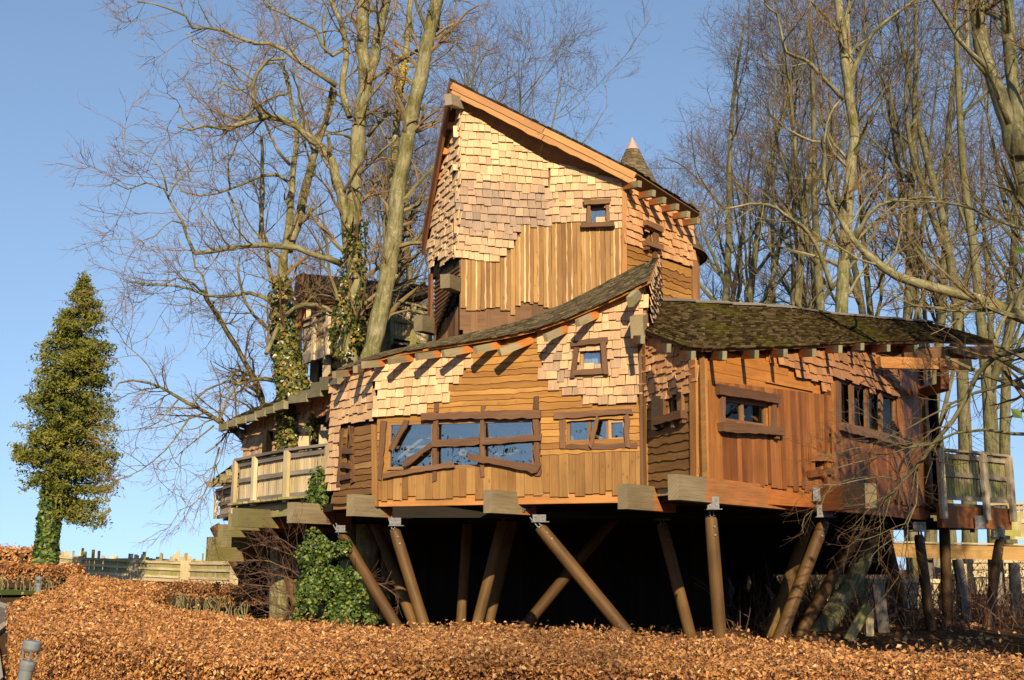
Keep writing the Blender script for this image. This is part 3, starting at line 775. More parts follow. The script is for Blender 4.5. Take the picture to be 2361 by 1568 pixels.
for x, y in ((552, 860), (868, 895)):
    mb = MB(); p = WDE.hit(*c4((x, y))[0], 0.04); mb.box(p, WDE.up, WDE.d, WDE.n, 0.14, 0.12, 0.1); mb.build('bracket', M['frame'], w6)
ib = MB()
for p, q, wd in (((605, 680), (690, 770), .14), ((712, 745), (800, 812), .14)):
    ib.beam(WDE.hit(*c4(p)[0], -.3), WDE.hit(*c4(q)[0], -.3), 0.06, wd, WDE.n)
ib.build('inner_timber', M['red'], w6)
hb, _ = frame_rect(WDE, hatch, 0.05, -0.06, -0.01, M['red'], TH, 'hatch'); niche(WDE, hatch, 0.5, hb)
T = lambda p, q, wd, n, nm, th=0.05: timber(WDE, c4(p)[0], c4(q)[0], wd, th, n, M['red'], hb, nm, 0.012, 0.03)
T((1068, 1000), (1198, 1012), 0.17, 0.06, 'lintel', 0.08); T((1065, 1105), (1198, 1085), 0.13, 0.06, 'sill', 0.08); T((1090, 1090), (1085, 1020), 0.16, 0.045, 'jamb'); T((1185, 1080), (1180, 1030), 0.16, 0.045, 'jamb')
mb = MB(); p = WDE.hit(*c4((1155, 1112))[0], 0.04); mb.tube([p, p + WDE.n * 0.12], 0.06, 10); mb.build('bracket', M['red'], hb)

strip = WEF.px(c4((1262, 805), (1600, 885), (1600, 650), (1255, 545)))
w = backing(WEF, WEF.px(c4((1205, 372), (1500, 390), (1620, 415), (1735, 440), (1765, 800), (1800, 1298), (1208, 1210))), [strip], 0.0, -0.1, M['red'], TH)
vboards(WEF, WEF.px(c4((1222, 500), (1500, 400), (1620, 420), (1735, 445), (1765, 800), (1800, 1290), (1600, 1275), (1460, 1245), (1208, 1215))), [strip], M['red'], w, wr=(0.14, 0.26), jag=0.06, n0=0.018)
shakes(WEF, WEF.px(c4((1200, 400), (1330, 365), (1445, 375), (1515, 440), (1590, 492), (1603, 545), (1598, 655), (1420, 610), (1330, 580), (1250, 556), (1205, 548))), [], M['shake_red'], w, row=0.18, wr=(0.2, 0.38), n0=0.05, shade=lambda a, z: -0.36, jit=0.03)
w7 = win(WEF, strip, 'sash', ((0.25, 0.05), (0.5, 0.05), (0.75, 0.05)), 'glass_dark', 0.05, 1.8)
for f in (0.20, 0.45, 0.70):
    q = [np.array(p) for p in strip]; b0 = q[0] + (q[1] - q[0]) * f; t0 = q[3] + (q[2] - q[3]) * f
    mb = MB(); mb.lumber(WEF.p(*b0, 0.0), WEF.p(*t0, 0.0), 0.2, 0.05, WEF.n, 0.006); mb.build('mullion', M['brown'], w7)
    mb = MB(); mb.box(WEF.p(b0[0] + .13, b0[1], 0.005), WEF.up, WEF.d, WEF.n, t0[1] - b0[1], 0.05, 0.02); mb.build('flashing', M['metal'], w7)
T = lambda p, q, wd, n, nm, th=0.06: timber(WEF, c4(p)[0], c4(q)[0], wd, th, n, M['frame'], w7, nm, 0.01, 0.02)
T((1236, 828), (1650, 925), 0.22, 0.05, 'sill', 0.14); T((1240, 915), (1240, 565), 0.24, 0.045, 'jamb')
timber(WEF, c4((1795, 1290))[0], c4((1742, 440))[0], 0.24, 0.08, 0.03, M['red'], TH, 'corner_board', 0.004)
# orange rim beams and metal plates
mb = MB(); z0 = WDE.sz(*c4((540, 1262))[0])[1]
mb.box(WDE.p(0.55, z0, -0.18), WDE.d, WDE.up, WDE.n, WDE.L - 0.6, 0.40, 0.19); rim = mb.build('rim_beam', M['rim_red'], TH)
mb = MB(); mb.box(WEF.p(0.0, z0 - 0.03, -0.2), WEF.d, WEF.up, WEF.n, WEF.L + 0.1, 0.42, 0.19); rim2 = mb.build('rim_beam', M['rim_red'], TH)
def bolts(wall, pts, parent, n=0.012, r=0.035):
    for p in pts:
        mb = MB(); c = wall.hit(*p, n); mb.tube([c, c + wall.n * 0.035], r, 10, 0.5); mb.build('bolt', M['metal'], parent)
bolts(WDE, c4((628, 1190), (655, 1190), (628, 1215), (655, 1215), (628, 1240), (655, 1240)), rim)
bolts(WEF, c4((1660, 1305), (1675, 1307), (1660, 1330), (1675, 1332), (1660, 1352), (1675, 1354)), rim2)

# ---- the tower
tw1 = TR.px(c2((1072, 930), (1190, 925), (1185, 820), (1075, 828)))
tw2 = TRW.px(c2((1378, 1030), (1422, 1050), (1422, 965), (1376, 940)))
w = backing(TL, TL.px([(1058, 228), (1262, 322), (1262, 760), (1060, 760)]), [], 0.0, -0.1, M['brown'], TH)
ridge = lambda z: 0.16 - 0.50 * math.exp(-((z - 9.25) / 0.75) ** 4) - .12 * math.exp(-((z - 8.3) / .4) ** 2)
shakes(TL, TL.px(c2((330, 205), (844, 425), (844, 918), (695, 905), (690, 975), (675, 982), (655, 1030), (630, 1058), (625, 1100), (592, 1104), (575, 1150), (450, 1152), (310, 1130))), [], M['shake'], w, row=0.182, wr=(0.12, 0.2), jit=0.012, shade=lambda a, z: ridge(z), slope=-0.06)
vboards(TL, TL.px(c2((345, 1125), (575, 1140), (592, 1095), (625, 1090), (655, 1020), (690, 960), (695, 895), (845, 905), (845, 1390), (720, 1365), (668, 1385), (655, 1440), (560, 1405), (400, 1412), (350, 1390))), [], M['board'], w, wr=(0.085, 0.125), jag=0.05, strips=0.55, n0=0.02, amp=0.004)
vboards(TL, TL.px([(1068, 690), (1262, 690), (1262, 795), (1068, 795)]), [], M['brown'], w, wr=(0.14, 0.2), jag=0.0, n0=-0.03)
w = backing(TR, TR.px([(1262, 322), (1443, 408), (1443, 760), (1262, 760)]), [tw1], 0.0, -0.1, M['brown'], TH)
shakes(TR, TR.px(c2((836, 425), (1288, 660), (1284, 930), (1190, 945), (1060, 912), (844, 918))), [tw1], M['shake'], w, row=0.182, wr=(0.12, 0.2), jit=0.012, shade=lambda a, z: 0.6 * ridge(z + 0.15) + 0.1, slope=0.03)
vboards(TR, TR.px(c2((844, 905), (1060, 905), (1200, 935), (1272, 925), (1272, 1300), (844, 1420))), [], M['board'], w, wr=(0.085, 0.125), jag=0.05, strips=0.55, n0=0.02, amp=0.004)
w8 = win(TR, tw1, 'sash', (), 'glass', 0.06, 0.9)
T = lambda p, q, wd, n, nm, th=0.06: timber(TR, c2(p)[0], c2(q)[0], wd, th, n, M['brown'], w8, nm, 0.008, 0.02)
T((1050, 808), (1200, 802), 0.11, 0.07, 'lintel', 0.1); T((1032, 938), (1226, 933), 0.11, 0.07, 'sill', 0.12); T((1076, 925), (1078, 820), 0.08, 0.06, 'jamb'); T((1188, 920), (1184, 815), 0.08, 0.06, 'jamb')
timber(TR, (1440, 690), (1440, 425), 0.10, 0.06, 0.03, M['fascia'], TH, 'corner_board', 0.004)
w = backing(TRW, TRW.px([(1443, 412), (1597, 500), (1597, 700), (1443, 700)]), [tw2], 0.0, -0.1, M['waney_brown'], TH)
shakes(TRW, TRW.px(c2((1280, 680), (1668, 900), (1668, 1190), (1610, 1168), (1540, 1140), (1460, 1112), (1450, 1070), (1375, 1060), (1330, 1035), (1280, 1018))), [tw2], M['shake_red'], w, row=0.172, wr=(0.10, 0.2), shade=lambda a, z: 0.12 - 0.25 * (0.6 < math.sin(a * 3 + z) and z < 8.2))
hboards(TRW, TRW.px(c2((1285, 1020), (1375, 1062), (1450, 1075), (1460, 1115), (1650, 1195), (1652, 1370), (1285, 1370))), [tw2], M['waney'], w, h=0.15, amp=0.03)
w9 = win(TRW, tw2, 'sash', (), 'glass_dark', 0.04, 0.8)
T = lambda p, q, wd, n, nm, th=0.06: timber(TRW, c2(p)[0], c2(q)[0], wd, th, n, M['brown'], w9, nm, 0.008, 0.02)
T((1370, 920), (1462, 962), 0.12, 0.07, 'lintel', 0.12); T((1366, 1035), (1460, 1062), 0.12, 0.07, 'sill', 0.14); T((1440, 1060), (1438, 965), 0.16, 0.06, 'jamb'); T((1435, 1120), (1436, 1065), 0.14, 0.06, 'jamb'); T((1380, 1075), (1378, 1050), 0.1, 0.06, 'bracket', .12)
# left face of the tower
w = backing(LF, LF.px([(1058, 235), (1030, 330), (1008, 480), (994, 560), (992, 640), (1058, 640)]), [], 0.0, -0.1, M['under'], TH)
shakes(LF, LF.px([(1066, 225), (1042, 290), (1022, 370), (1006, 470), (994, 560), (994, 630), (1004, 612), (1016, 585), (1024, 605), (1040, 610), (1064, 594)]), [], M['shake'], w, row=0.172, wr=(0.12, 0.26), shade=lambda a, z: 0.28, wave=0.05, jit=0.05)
LW = Wall((1003, 700, 26.8), (1062, 700, 25.55))
w = backing(LW, LW.px([(1003, 628), (1060, 608), (1063, 650), (1048, 700), (1003, 765)]), [], 0.0, -0.1, M['under'], TH)
mb = MB()
for k in range(15):
    v = 625 + k * 9.5
    ue = 1062 - max(0, (v - 645)) * 0.5
    mb.lumber(LW.hit(1003, v + 30, 0.03), LW.hit(ue, v - 10 + (1062 - ue) * 0.4, 0.03), 0.05, 0.04, LW.n, 0.004)
mb.build('louvre_cladding', M['brown'], w)
timber(LF, (995, 770), (997, 632), 0.16, 0.05, 0.02, M['verge'], TH, 'corner_board', 0.003)
# base of the tower behind the lower roof
BW = Wall((1000, 760, 26.9), (1060, 760, 25.9))
w = backing(BW, BW.px([(1003, 758), (1062, 690), (1062, 800), (1003, 800)]), [], 0.0, -0.1, M['under'], TH)
vboards(BW, BW.px([(1003, 758), (1062, 695), (1062, 800), (1003, 800)]), [], M['brown'], w, wr=(0.1, 0.16), jag=0.02)
# roof of the tower: one tilted plane with deep boards along its edges
AP, R1, R2, LB = at(1036, 186, 25.2), at(1470, 400, 25.35), at(1612, 491, 27.5), at(973, 548, 27.3)
BK = LB + (R2 - R1) * 0.9 + (R1 - AP) * 0.55
rt = roof_sheet([AP, R1, R2], [LB, LB * 0.4 + BK * 0.6, BK], M['roof_dark'], TH, row=0.16, thick=0.05, under=M['brown'])
mb = MB()
nF = unit(np.array([(R1 - AP)[1], -(R1 - AP)[0], 0]))
for dz, wd, am in ((-0.10, 0.15, 0.006), (-0.235, 0.15, 0.014)):
    for f0, f1 in ((0.012, 0.50), (0.503, 0.985)):
        p, q = AP + (R1 - AP) * f0, AP + (R1 - AP) * f1
        mb.lumber(p + [0, 0, dz], q + [0, 0, dz], wd, 0.05 if dz > -0.2 else 0.03, -nF if nF[1] > 0 else nF, am, None, 0.003)
mb.build('fascia', M['fascia'], rt)
mb = MB()
vd = LB - AP; nV = unit(np.cross(vd, [0, 0, 1])); nV = nV if nV[0] < 0 else -nV
for dz, wd in ((-0.10, 0.16), (-0.26, 0.16), (-0.40, 0.12)):
    mb.lumber(AP + [0, 0, dz] - nV * 0.05, LB + [0, 0, dz] - nV * 0.05, wd, 0.05, nV, 0.004)
mb.build('verge_board', M['verge'], rt)
for u, v in c2((1368, 692), (1448, 745), (1508, 785), (1582, 822), (1645, 865), (1702, 902)):
    tip = TRW.hit(u, v, 0.55); rafter(tip, tip - unit(TRW.n + np.array([0, -.5, 0])) * 0.75 + [0, 0, 0.10], 0.10, 0.14, M['rafter_tip'], rt)
for f in (0.2, 0.36, 0.52, 0.68, 0.84, 0.97):
    p = AP + vd * f + [0, 0, -0.28] - nV * 0.05
    rafter(p, p - nV * 0.75 + [0, 0, 0.05], 0.10, 0.15, M['orange'], rt)
rafter(at(1033, 229, 24.75), at(1064, 241, 25.45), 0.16, 0.24, M['rail'], rt)
rafter(at(960, 556, 27.9), at(985, 545, 28.4), 0.12, 0.16, M['rafter_moss'], rt)
# two heavy beam ends at the foot of the tower
for tip, root, h in ((at(1026, 648, 24.9), at(1090, 672, 26.4), 0.30), (at(964, 745, 26.2), at(1020, 758, 27.2), 0.36)):
    mb = MB(); mb.beam(tip, root, 0.22, h, (0, 0, 1), None, True); mb.build('beam', M['beam'], TH)
# the round turret behind, with its bell-shaped cone
tc = at(1463, 600, 29.6)[:2]
mb = MB(); prof = []
for v, ru in ((316, 0.5), (345, 14), (347, 15), (390, 35), (435, 60), (480, 88), (530, 122), (575, 152), (600, 166)):
    p = at(1463, v, 29.6); prof.append((p[2], ru / F * 29.6 * 1.02))
capz = prof[2][0]
th = np.linspace(0, 2 * math.pi, 28, endpoint=False)
def lathe(mb, pr, cx, cy, sides=28):
    V = []; t = np.linspace(0, 2 * math.pi, sides, endpoint=False)
    for z, r in pr: V += [(cx + r * math.cos(a), cy + r * math.sin(a), z) for a in t]
    f = [(i * sides + j, i * sides + (j + 1) % sides, (i + 1) * sides + (j + 1) % sides, (i + 1) * sides + j) for i in range(len(pr) - 1) for j in range(sides)]
    mb.add(V, [f, [tuple(range(sides))], [tuple((len(pr) - 1) * sides + np.arange(sides))[::-1]]], np.array(V) * [1, 1, 1])
tr_ob = MB(); r0 = prof[-1][1] * 0.90
lathe(tr_ob, [(prof[-1][0] + 0.25, r0), (5.0, r0)], tc[0], tc[1])
tur = tr_ob.build('turret', M['fascia'], TH)
cone = MB(); zs = np.linspace(prof[-1][0], capz, 30); rr = np.interp(zs, [p[0] for p in prof][::-1], [p[1] for p in prof][::-1])
for k in range(len(zs) - 1):
    n = max(10, int(2 * math.pi * rr[k] / 0.15)); o = R.random()
    for j in range(n):
        a0, a1 = (j + o) / n * 2 * math.pi, (j + 0.97 + o) / n * 2 * math.pi
        ra, rb = rr[k] + 0.03, rr[k + 1] + 0.002
        zt = zs[k + 1] + 0.03
        c = [(tc[0] + q * math.cos(a), tc[1] + q * math.sin(a), z) for q, z in ((ra - .015, zs[k]), (rb - .012, zt)) for a in (a0, a1)]
        d = [(tc[0] + q * math.cos(a), tc[1] + q * math.sin(a), z) for q, z in ((ra, zs[k]), (rb, zt)) for a in (a0, a1)]
        cone.hexa([c[0], c[1], c[3], c[2], d[0], d[1], d[3], d[2]])
lathe(cone, [(z, r - 0.02) for z, r in zip(zs, rr)][::-1], tc[0], tc[1])
cn = cone.build('cone_roof', M['roof_cone'], tur)
cap = MB(); lathe(cap, [(prof[0][0], 0.005), (prof[1][0] - .02, prof[1][1] + 0.03)], tc[0], tc[1]); cap.build('cap', M['copper'], tur)

# ---- the sweeping lower roof in front
eav = [(757, 869, 25.2), (800, 851, 24.6), (860, 830, 23.8), (930, 812, 23.6), (1010, 799, 23.4), (1090, 787, 23.18), (1160, 776, 22.98), (1233, 760, 22.78), (1314, 731, 22.56), (1400, 694, 22.32), (1462, 664, 22.15), (1496, 648, 22.05)]
upp = [(765, 861, 25.6), (815, 838, 25.6), (880, 814, 25.6), (950, 799, 25.6), (1010, 787, 25.6), (1087, 769, 25.6), (1160, 752, 25.6), (1233, 731, 25.5), (1314, 695, 25.4), (1400, 650, 25.2), (1470, 613, 24.9), (1517, 597, 24.6)]
fr = roof_sheet([at(*p) for p in eav], [at(*p) for p in upp], M['roof_grey'], TH, row=0.125, wr=(0.1, 0.18), thick=0.05, under=M['orange'])
for p, q in (((215, 392), (322, 378)), ((348, 358), (402, 345)), ((398, 330), (522, 318)), ((562, 305), (712, 285)), ((735, 280), (888, 258)), ((900, 260), (1085, 228)), ((1103, 235), (1255, 205)), ((1255, 252), (1462, 172)), ((1545, 160), (1682, 100)), ((1748, 66), (1880, 5))):
    wl = WAB if p[0] < 470 else WBC
    rafter(wl.hit(*c3(p)[0], 0.62), wl.hit(*c3(q)[0], 0.02), 0.09, 0.14, M['rafter'], fr)
rafter(WBC.hit(*cs((310, 805))[0], 0.6), WBC.hit(*cs((420, 690))[0], 0.02), 0.10, 0.2, M['rafter_moss'], fr)
rafter(WBC.hit(*cs((385, 1070))[0], 0.55), WBC.hit(*cs((440, 1040))[0], -0.1), 0.24, 0.40, M['rafter'], fr)
# gable side of the front roof, laid with small pale shingles
GW = Wall((1494, 690, 22.3), (1520, 690, 24.6))
w = backing(GW, GW.px([(1496, 650), (1517, 598), (1521, 700), (1498, 770)]), [], -0.02, -0.12, M['under'], TH)
shakes(GW, GW.px([(1495, 650), (1517, 598), (1522, 700), (1497, 768)]), [], M['shake'], w, row=0.11, wr=(0.16, 0.3), shade=lambda a, z: -0.25)
# ---- the mossy roof of the right-hand block
lo = c4((92, 244), (150, 270), (260, 310), (350, 345), (460, 362), (700, 357), (1000, 347), (1300, 334), (1500, 322), (1700, 318), (1900, 318), (2150, 330), (2172, 332))
ly = (22.3, 21.9, 21.3, 20.7, 20.5, 21.5, 22.75, 24.3, 25.8, 27.0, 28.0, 29.0, 29.1)
hi = c4((205, 82), (400, 92), (620, 105), (820, 116), (1000, 130), (1200, 160), (1450, 184), (1640, 198), (1800, 212), (1900, 236), (2000, 264), (2100, 295), (2185, 320))
hy = (24.4, 24.9, 25.4, 25.9, 26.3, 26.9, 27.8, 28.5, 29.2, 29.5, 29.7, 29.6, 29.4)
rr_ = roof_sheet([at(*p, y) for p, y in zip(lo, ly)], [at(*p, y) for p, y in zip(hi, hy)], M['roof_brown'], TH, row=0.125, wr=(0.1, 0.2), thick=0.06, under=M['brown'])
mb = MB()                                              # weathered boards capping the ridge
for (p, y), (q, y2) in zip(list(zip(hi, hy)), list(zip(hi, hy))[1:10]):
    a, b = at(*p, y), at(*q, y2); mb.lumber(a + [0, 0, .03], b + [0, 0, .05], 0.22, 0.03, (0, -0.4, 1), 0.012, None, 0.012)
mb.build('ridge_board', M['grey'], rr_)
for wl, (x, y), n in ((WCD, (105, 308), .5), (WCD, (260, 358), .5), (WCD, (405, 402), .5), (WDE, (590, 402), .62), (WDE, (780, 395), .62), (WDE, (950, 388), .62), (WDE, (1120, 386), .62), (WDE, (1275, 364), .62), (WEF, (1405, 350), .5), (WEF, (1560, 358), .7), (WEF, (1722, 360), .7)):
    rd = unit(np.array([.17, -1, 0])); tip = wl.hit(*c4((x, y))[0], n); rafter(tip, tip - rd * (n + .15) + [0, 0, 0.12], 0.08, 0.15, M['rafter_tip'], rr_)
# outrigger beam, hanging post and strut under the far end
P = [at(*p, y) for p, y in zip(c4((1500, 445), (2040, 458), (1880, 470), (1880, 605), (1755, 625), (1900, 585)), (26.2, 27.2, 26.9, 26.9, 28.6, 26.9))]
mb = MB(); mb.beam(P[0], P[1], 0.15, 0.25, (0, 0, 1)); mb.build('beam', M['rim'], TH)
mb = MB(); mb.beam(P[2], P[3], 0.2, 0.24, (0, 1, 0)); hp = mb.build('hanging_post', M['rim_red'], TH)
mb = MB(); mb.beam(P[4], P[5], 0.14, 0.2, (0, 0, 1)); mb.build('strut', M['brown'], hp)
P = [at(*p, y) for p, y in zip(c4((1930, 360), (2080, 400), (2100, 380), (2215, 405)), (28, 28.4, 28.4, 28.8))]
mb = MB(); mb.beam(P[0], P[1], 0.12, 0.22); mb.build('strut', M['brown'], TH)
mb = MB(); mb.beam(at(*c4((1480, 395))[0], 26.9), at(*c4((2180, 385))[0], 29.0), 0.1, 0.3); mb.build('eaves_board', M['brown'], TH)

# ---- back of the house, floor and the dark boarded core beneath
def slab(pts, z0, z1, mat, name, parent):
    mb = MB(); mb.poly([(x, y, z0) for x, y in pts], np.array([0, 0, z1 - z0])); return mb.build(name, mat, parent)
plan = [W_.o[:2] for W_ in (WAB, WBC, WCD, WDE, WEF)] + [WEF.p(WEF.L, 0)[:2]]
inner = [np.array(p) + [0, 0.25] for p in plan] + [np.array([8.5, 34.5]), np.array([-5.5, 35.0]), np.array([-6.2, 29.5])]
slab(inner, 2.84, 3.02, M['under'], 'floor', TH)
slab([(-1.7, 26.6), (2.2, 26.4), (3.9, 28.3), (3.9, 32), (-1.7, 32)], 6.3, 6.4, M['under'], 'floor', TH)
mb = MB()
for a, b in (((10.3, 29.4), (8.5, 34.5)), ((8.5, 34.5), (-5.5, 35.0)), ((-5.5, 35.0), (-6.0, 29.6))):
    p, q = np.array([*a, 3.0]), np.array([*b, 3.0]); mb.box(p, unit(q - p), (0, 0, 1), unit(np.cross(q - p, [0, 0, 1])), np.linalg.norm(q - p), 3.0 if a[0] > 9 else 3.9 if a[0] > 0 else 2.0, 0.1)
for a, b, z0 in (((-1.6, 28), (-1.6, 31.5), 9.0), ((-1.6, 31.5), (4.0, 31.5), 9.0), ((4.0, 31.5), (4.1, 27.9), 9.0)):
    p, q = np.array([*a, 6.3]), np.array([*b, 6.3]); mb.box(p, unit(q - p), (0, 0, 1), unit(np.cross(q - p, [0, 0, 1])), np.linalg.norm(q - p), z0 - 6.3, 0.1)
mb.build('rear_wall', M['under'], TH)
mb = MB(); mb.box((5.3, 33.2, 1.5), (1, 0, 0), (0, 0, 1), (0, 1, 0), 4.9, 1.5, .1); mb.box((5.3, 32.2, 1.9), (1, 0, 0), (0, 0, 1), (0, 1, 0), 3.0, 1.1, .1); mb.build('under_skirt', M['under'], TH)
roof_sheet([at(1517, 598, 24.7), at(1521, 694, 24.6), at(1760, 708, 26.0), at(2006, 735, 28.0), at(2150, 748, 29.4)], [np.array(p) for p in ((1.0, 32, 7.0), (3.5, 33, 6.6), (6, 34, 6.2), (8, 34.6, 5.9), (9.5, 34.8, 5.7))], M['roof_brown'], TH, row=0.2)
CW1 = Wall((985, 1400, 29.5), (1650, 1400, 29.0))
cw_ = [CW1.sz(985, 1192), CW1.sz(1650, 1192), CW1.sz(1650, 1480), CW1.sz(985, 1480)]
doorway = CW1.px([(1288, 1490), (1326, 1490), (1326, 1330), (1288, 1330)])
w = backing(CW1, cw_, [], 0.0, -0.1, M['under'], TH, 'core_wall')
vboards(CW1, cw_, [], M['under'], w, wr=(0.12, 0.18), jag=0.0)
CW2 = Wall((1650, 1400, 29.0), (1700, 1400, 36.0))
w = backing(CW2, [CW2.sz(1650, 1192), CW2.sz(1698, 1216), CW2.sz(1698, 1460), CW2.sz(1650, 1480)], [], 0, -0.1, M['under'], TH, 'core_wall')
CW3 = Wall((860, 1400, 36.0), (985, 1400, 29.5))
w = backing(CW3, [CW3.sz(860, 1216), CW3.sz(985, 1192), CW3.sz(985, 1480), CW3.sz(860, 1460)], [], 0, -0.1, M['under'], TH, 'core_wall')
mb = MB()
for y in (23.6, 25.2, 27.0, 29.0, 31.0):                # joists running under the floor
    x0, x1 = {23.6: -2.3, 25.2: -3.2, 27.0: -4.0, 29.0: -5.0, 31.0: -5.6}[y], 3.0 + (y - 20.8) * 0.85
    mb.box((x0, y, 2.62), (1, 0, 0), (0, 0, 1), (0, 1, 0), x1 - x0, 0.22, 0.14)
mb.build('joist', M['under'], TH)

# ---- big floor beams whose weathered ends stick out
BD = unit([0.60, 0.80, 0])
def floor_beam(u, v0, v1, Y, L, mat='beam', d=BD, zlo=None, plates=0):
    a, b = at(u, v0, Y), at(u, v1, Y); c = (a + b) / 2; h = np.linalg.norm(a - b)
    V = unit(np.cross((0, 0, 1), d))
    L = min(L, 1.7) if mat == 'beam' and u < 1500 else L
    mb = MB(); mb.box(c - V * 0.2 - np.array([0, 0, h / 2]), d, V, (0, 0, 1), L, 0.2, h, None, True)
    ob = mb.build('beam', M[mat], TH)
    n = -V if (-V)[1] < 0 else V
    for k in range(plates):
        p = c + d * (0.98 + 0.2 * k) + np.array([0, 0, -h * 0.28]); q = MB()
        face = p + n * (0.202 if (-V)[1] < 0 else 0.002)
        q.box(face - d * .05 - np.array([0, 0, .05]), d, (0, 0, 1), n, .1, .1, .012); q.tube([face + n * .01, face + n * .035], .022, 8)
        q.build('bolt_plate', M['metal'], ob)
    return ob
floor_beam(799, 1140, 1190, 23.6, 4.5)
floor_beam(1114.6, 1130, 1183, 22.6, 5.0, plates=2)
floor_beam(1424, 1116, 1174, 21.4, 6)
floor_beam(1540, 1094, 1153, 19.8, 5.2)
floor_beam(662, 1158.5, 1206, 25.5, 4.0, plates=2)
floor_beam(535, 1172, 1215, 27.5, 4.0, 'beam_moss', plates=0)
floor_beam(526, 1184, 1222, 28.8, 4.0, 'beam_moss')
floor_beam(502, 1209, 1249, 30.0, 3.4, 'beam_moss')
floor_beam(510, 1238, 1262, 29.6, 1.2, 'beam_moss')
floor_beam(476, 1238, 1266, 32.6, 3.4, 'beam_moss')
floor_beam(474, 1266, 1294, 32.5, 3.4, 'beam_moss')
mb = MB(); a, b = at(2008, 1143, 21.6), at(1905, 1152, 23.4)
mb.beam(a, a + (b - a) * 2.2, 0.22, 0.44, (0, 0, 1), 0.1, True); mb.build('beam', M['beam'], TH)

# ---- raking log posts with steel pins
def log_post(top, bot, Y, r=0.112, pin=True, Yb=None, name='post', mat='log'):
    P, Q = at(*top, Y), at(*bot, Yb or Y)
    d = unit(Q - P)
    g = gz(Q[0], Q[1])
    if not pin: P = P - d * max(0.0, (2.86 - P[2]) / max(-d[2], 0.3))
    Q = Q + d * max(0.0, (Q[2] - g) / max(-d[2], 0.2)) if d[2] < 0 else Q
    mb = MB(); k = 9
    pts = [P + (Q - P) * i / (k - 1) for i in range(k)]
    rs = np.array([r * 0.93] + [r * (1 + 0.02 * R.uniform(-1, 1)) for _ in range(k - 1)])
    pts = [P] + [P + d * 0.04] + pts[1:]; rs = np.concatenate([[r * 0.86], rs])
    mb.tube(pts, rs, 20, R.random(), True, 0.006)
    ob = mb.build(name, M[mat], TH, smooth=False)
    for p in ob.data.polygons: p.use_smooth = len(p.vertices) == 4
    if pin:
        pb = MB(); pb.tube([P - d * 0.03, P + d * 0.005], r * 0.8, 16)
        s = unit(np.cross(d, [0, 1, 0]))
        for sg in (-1, 1):
            pb.box(P - d * 0.26 + s * (0.03 * sg - 0.008) - np.array([0, .045, 0]), d, s, unit(np.cross(d, s)), 0.24, 0.016, 0.09)
        pb.tube([P - d * 0.2 - s * 0.06, P - d * 0.2 + s * 0.06], 0.022, 8)
        pb.build('steel_pin', M['metal'], ob)
        bb = MB()
        f = unit(np.cross(s, d)); f = f if f[1] < 0 else -f
        for q in (0.16, 0.30): bb.tube([P + d * q + f * (r - .01) + s * 0.03, P + d * q + f * (r + .02) + s * 0.03], 0.02, 8)
        bb.build('bolt', M['metal'], ob)
    return ob
log_post((789, 1235), (914, 1444), 24.4, Yb=23.8)
log_post((910, 1223), (981, 1452), 23.6, Yb=23.3)
log_post((887, 1264), (957, 1447), 27.3, 0.115, pin=False)
log_post((1075, 1250), (1062, 1457), 27.2, 0.115, pin=False)
log_post((1150, 1240), (1096, 1455), 25.3, 0.115, pin=False)
log_post((1170, 1250), (1121, 1457), 26.9, 0.12, pin=False)
log_post((1345, 1280), (1191, 1467), 25.8, 0.115, pin=False)
log_post((1246, 1217), (1462, 1479), 22.5, 0.12, Yb=22.2)
log_post((1527, 1211), (1595, 1478), 24.1, 0.115)
log_post((1639, 1193), (1661, 1476), 20.9, 0.112)
log_post((1899, 1206), (1791, 1487), 23.6, 0.12, Yb=23.0)
log_post((1983, 1220), (1830, 1487), 27.4, 0.13, Yb=26.6)
log_post((1850, 1246), (1769, 1481), 26.5, 0.12, pin=False)
log_post((2119, 1237), (2154, 1505), 28.4, 0.12, Yb=28.0)
log_post((2049, 1262), (2106, 1505), 29.5, 0.12, pin=False)
log_post((2179, 1262), (2189, 1507), 30.0, 0.13, pin=False)
log_post((2304, 1250), (2268, 1509), 30.2, 0.12, Yb=29.5)
log_post((609, 1270), (656, 1428), 32.0, 0.15, pin=False)
log_post((650, 1270), (688, 1409), 30.8, 0.14, pin=False)
log_post((535, 1282), (592, 1380), 35.0, 0.17, pin=False)
log_post((560, 1270), (600, 1400), 34.0, 0.16, pin=False)
# steel shoes under the beams, above the pins
for (u, v, Y, wd, h, tilt) in ((788, 1219, 24.4, .18, .12, 0), (913, 1203, 23.6, .22, .14, 0), (1243, 1195, 22.5, .24, .12, 0), (1524, 1184, 23.9, .22, .22, 0), (1641, 1160, 20.75, .20, .20, 0), (1897, 1178, 23.5, .3, .22, 0), (1883, 1140, 23.55, .22, .24, 0), (2115, 1214, 28.3, .3, .2, 0), (2297, 1226, 30.1, .26, .24, 0), (2255, 1204, 29.4, .26, .3, 0)):
    c = at(u, v, Y); mb = MB()
    mb.box(c + [-wd / 2, -0.16, -h / 2], (1, 0, 0), (0, 1, 0), (0, 0, 1), wd, 0.012, h); mb.box(c + [-wd * 0.6, -0.17, -h / 2 - 0.016], (1, 0, 0), (0, 1, 0), (0, 0, 1), wd * 1.35, 0.28, 0.014)
    for bx in (-0.28, 0.28):
        for bz in (-0.22, 0.22): mb.tube([c + [bx * wd, -0.175, bz * h], c + [bx * wd, -0.15, bz * h]], 0.018, 8)
    mb.build('steel_shoe', M['metal'], TH)

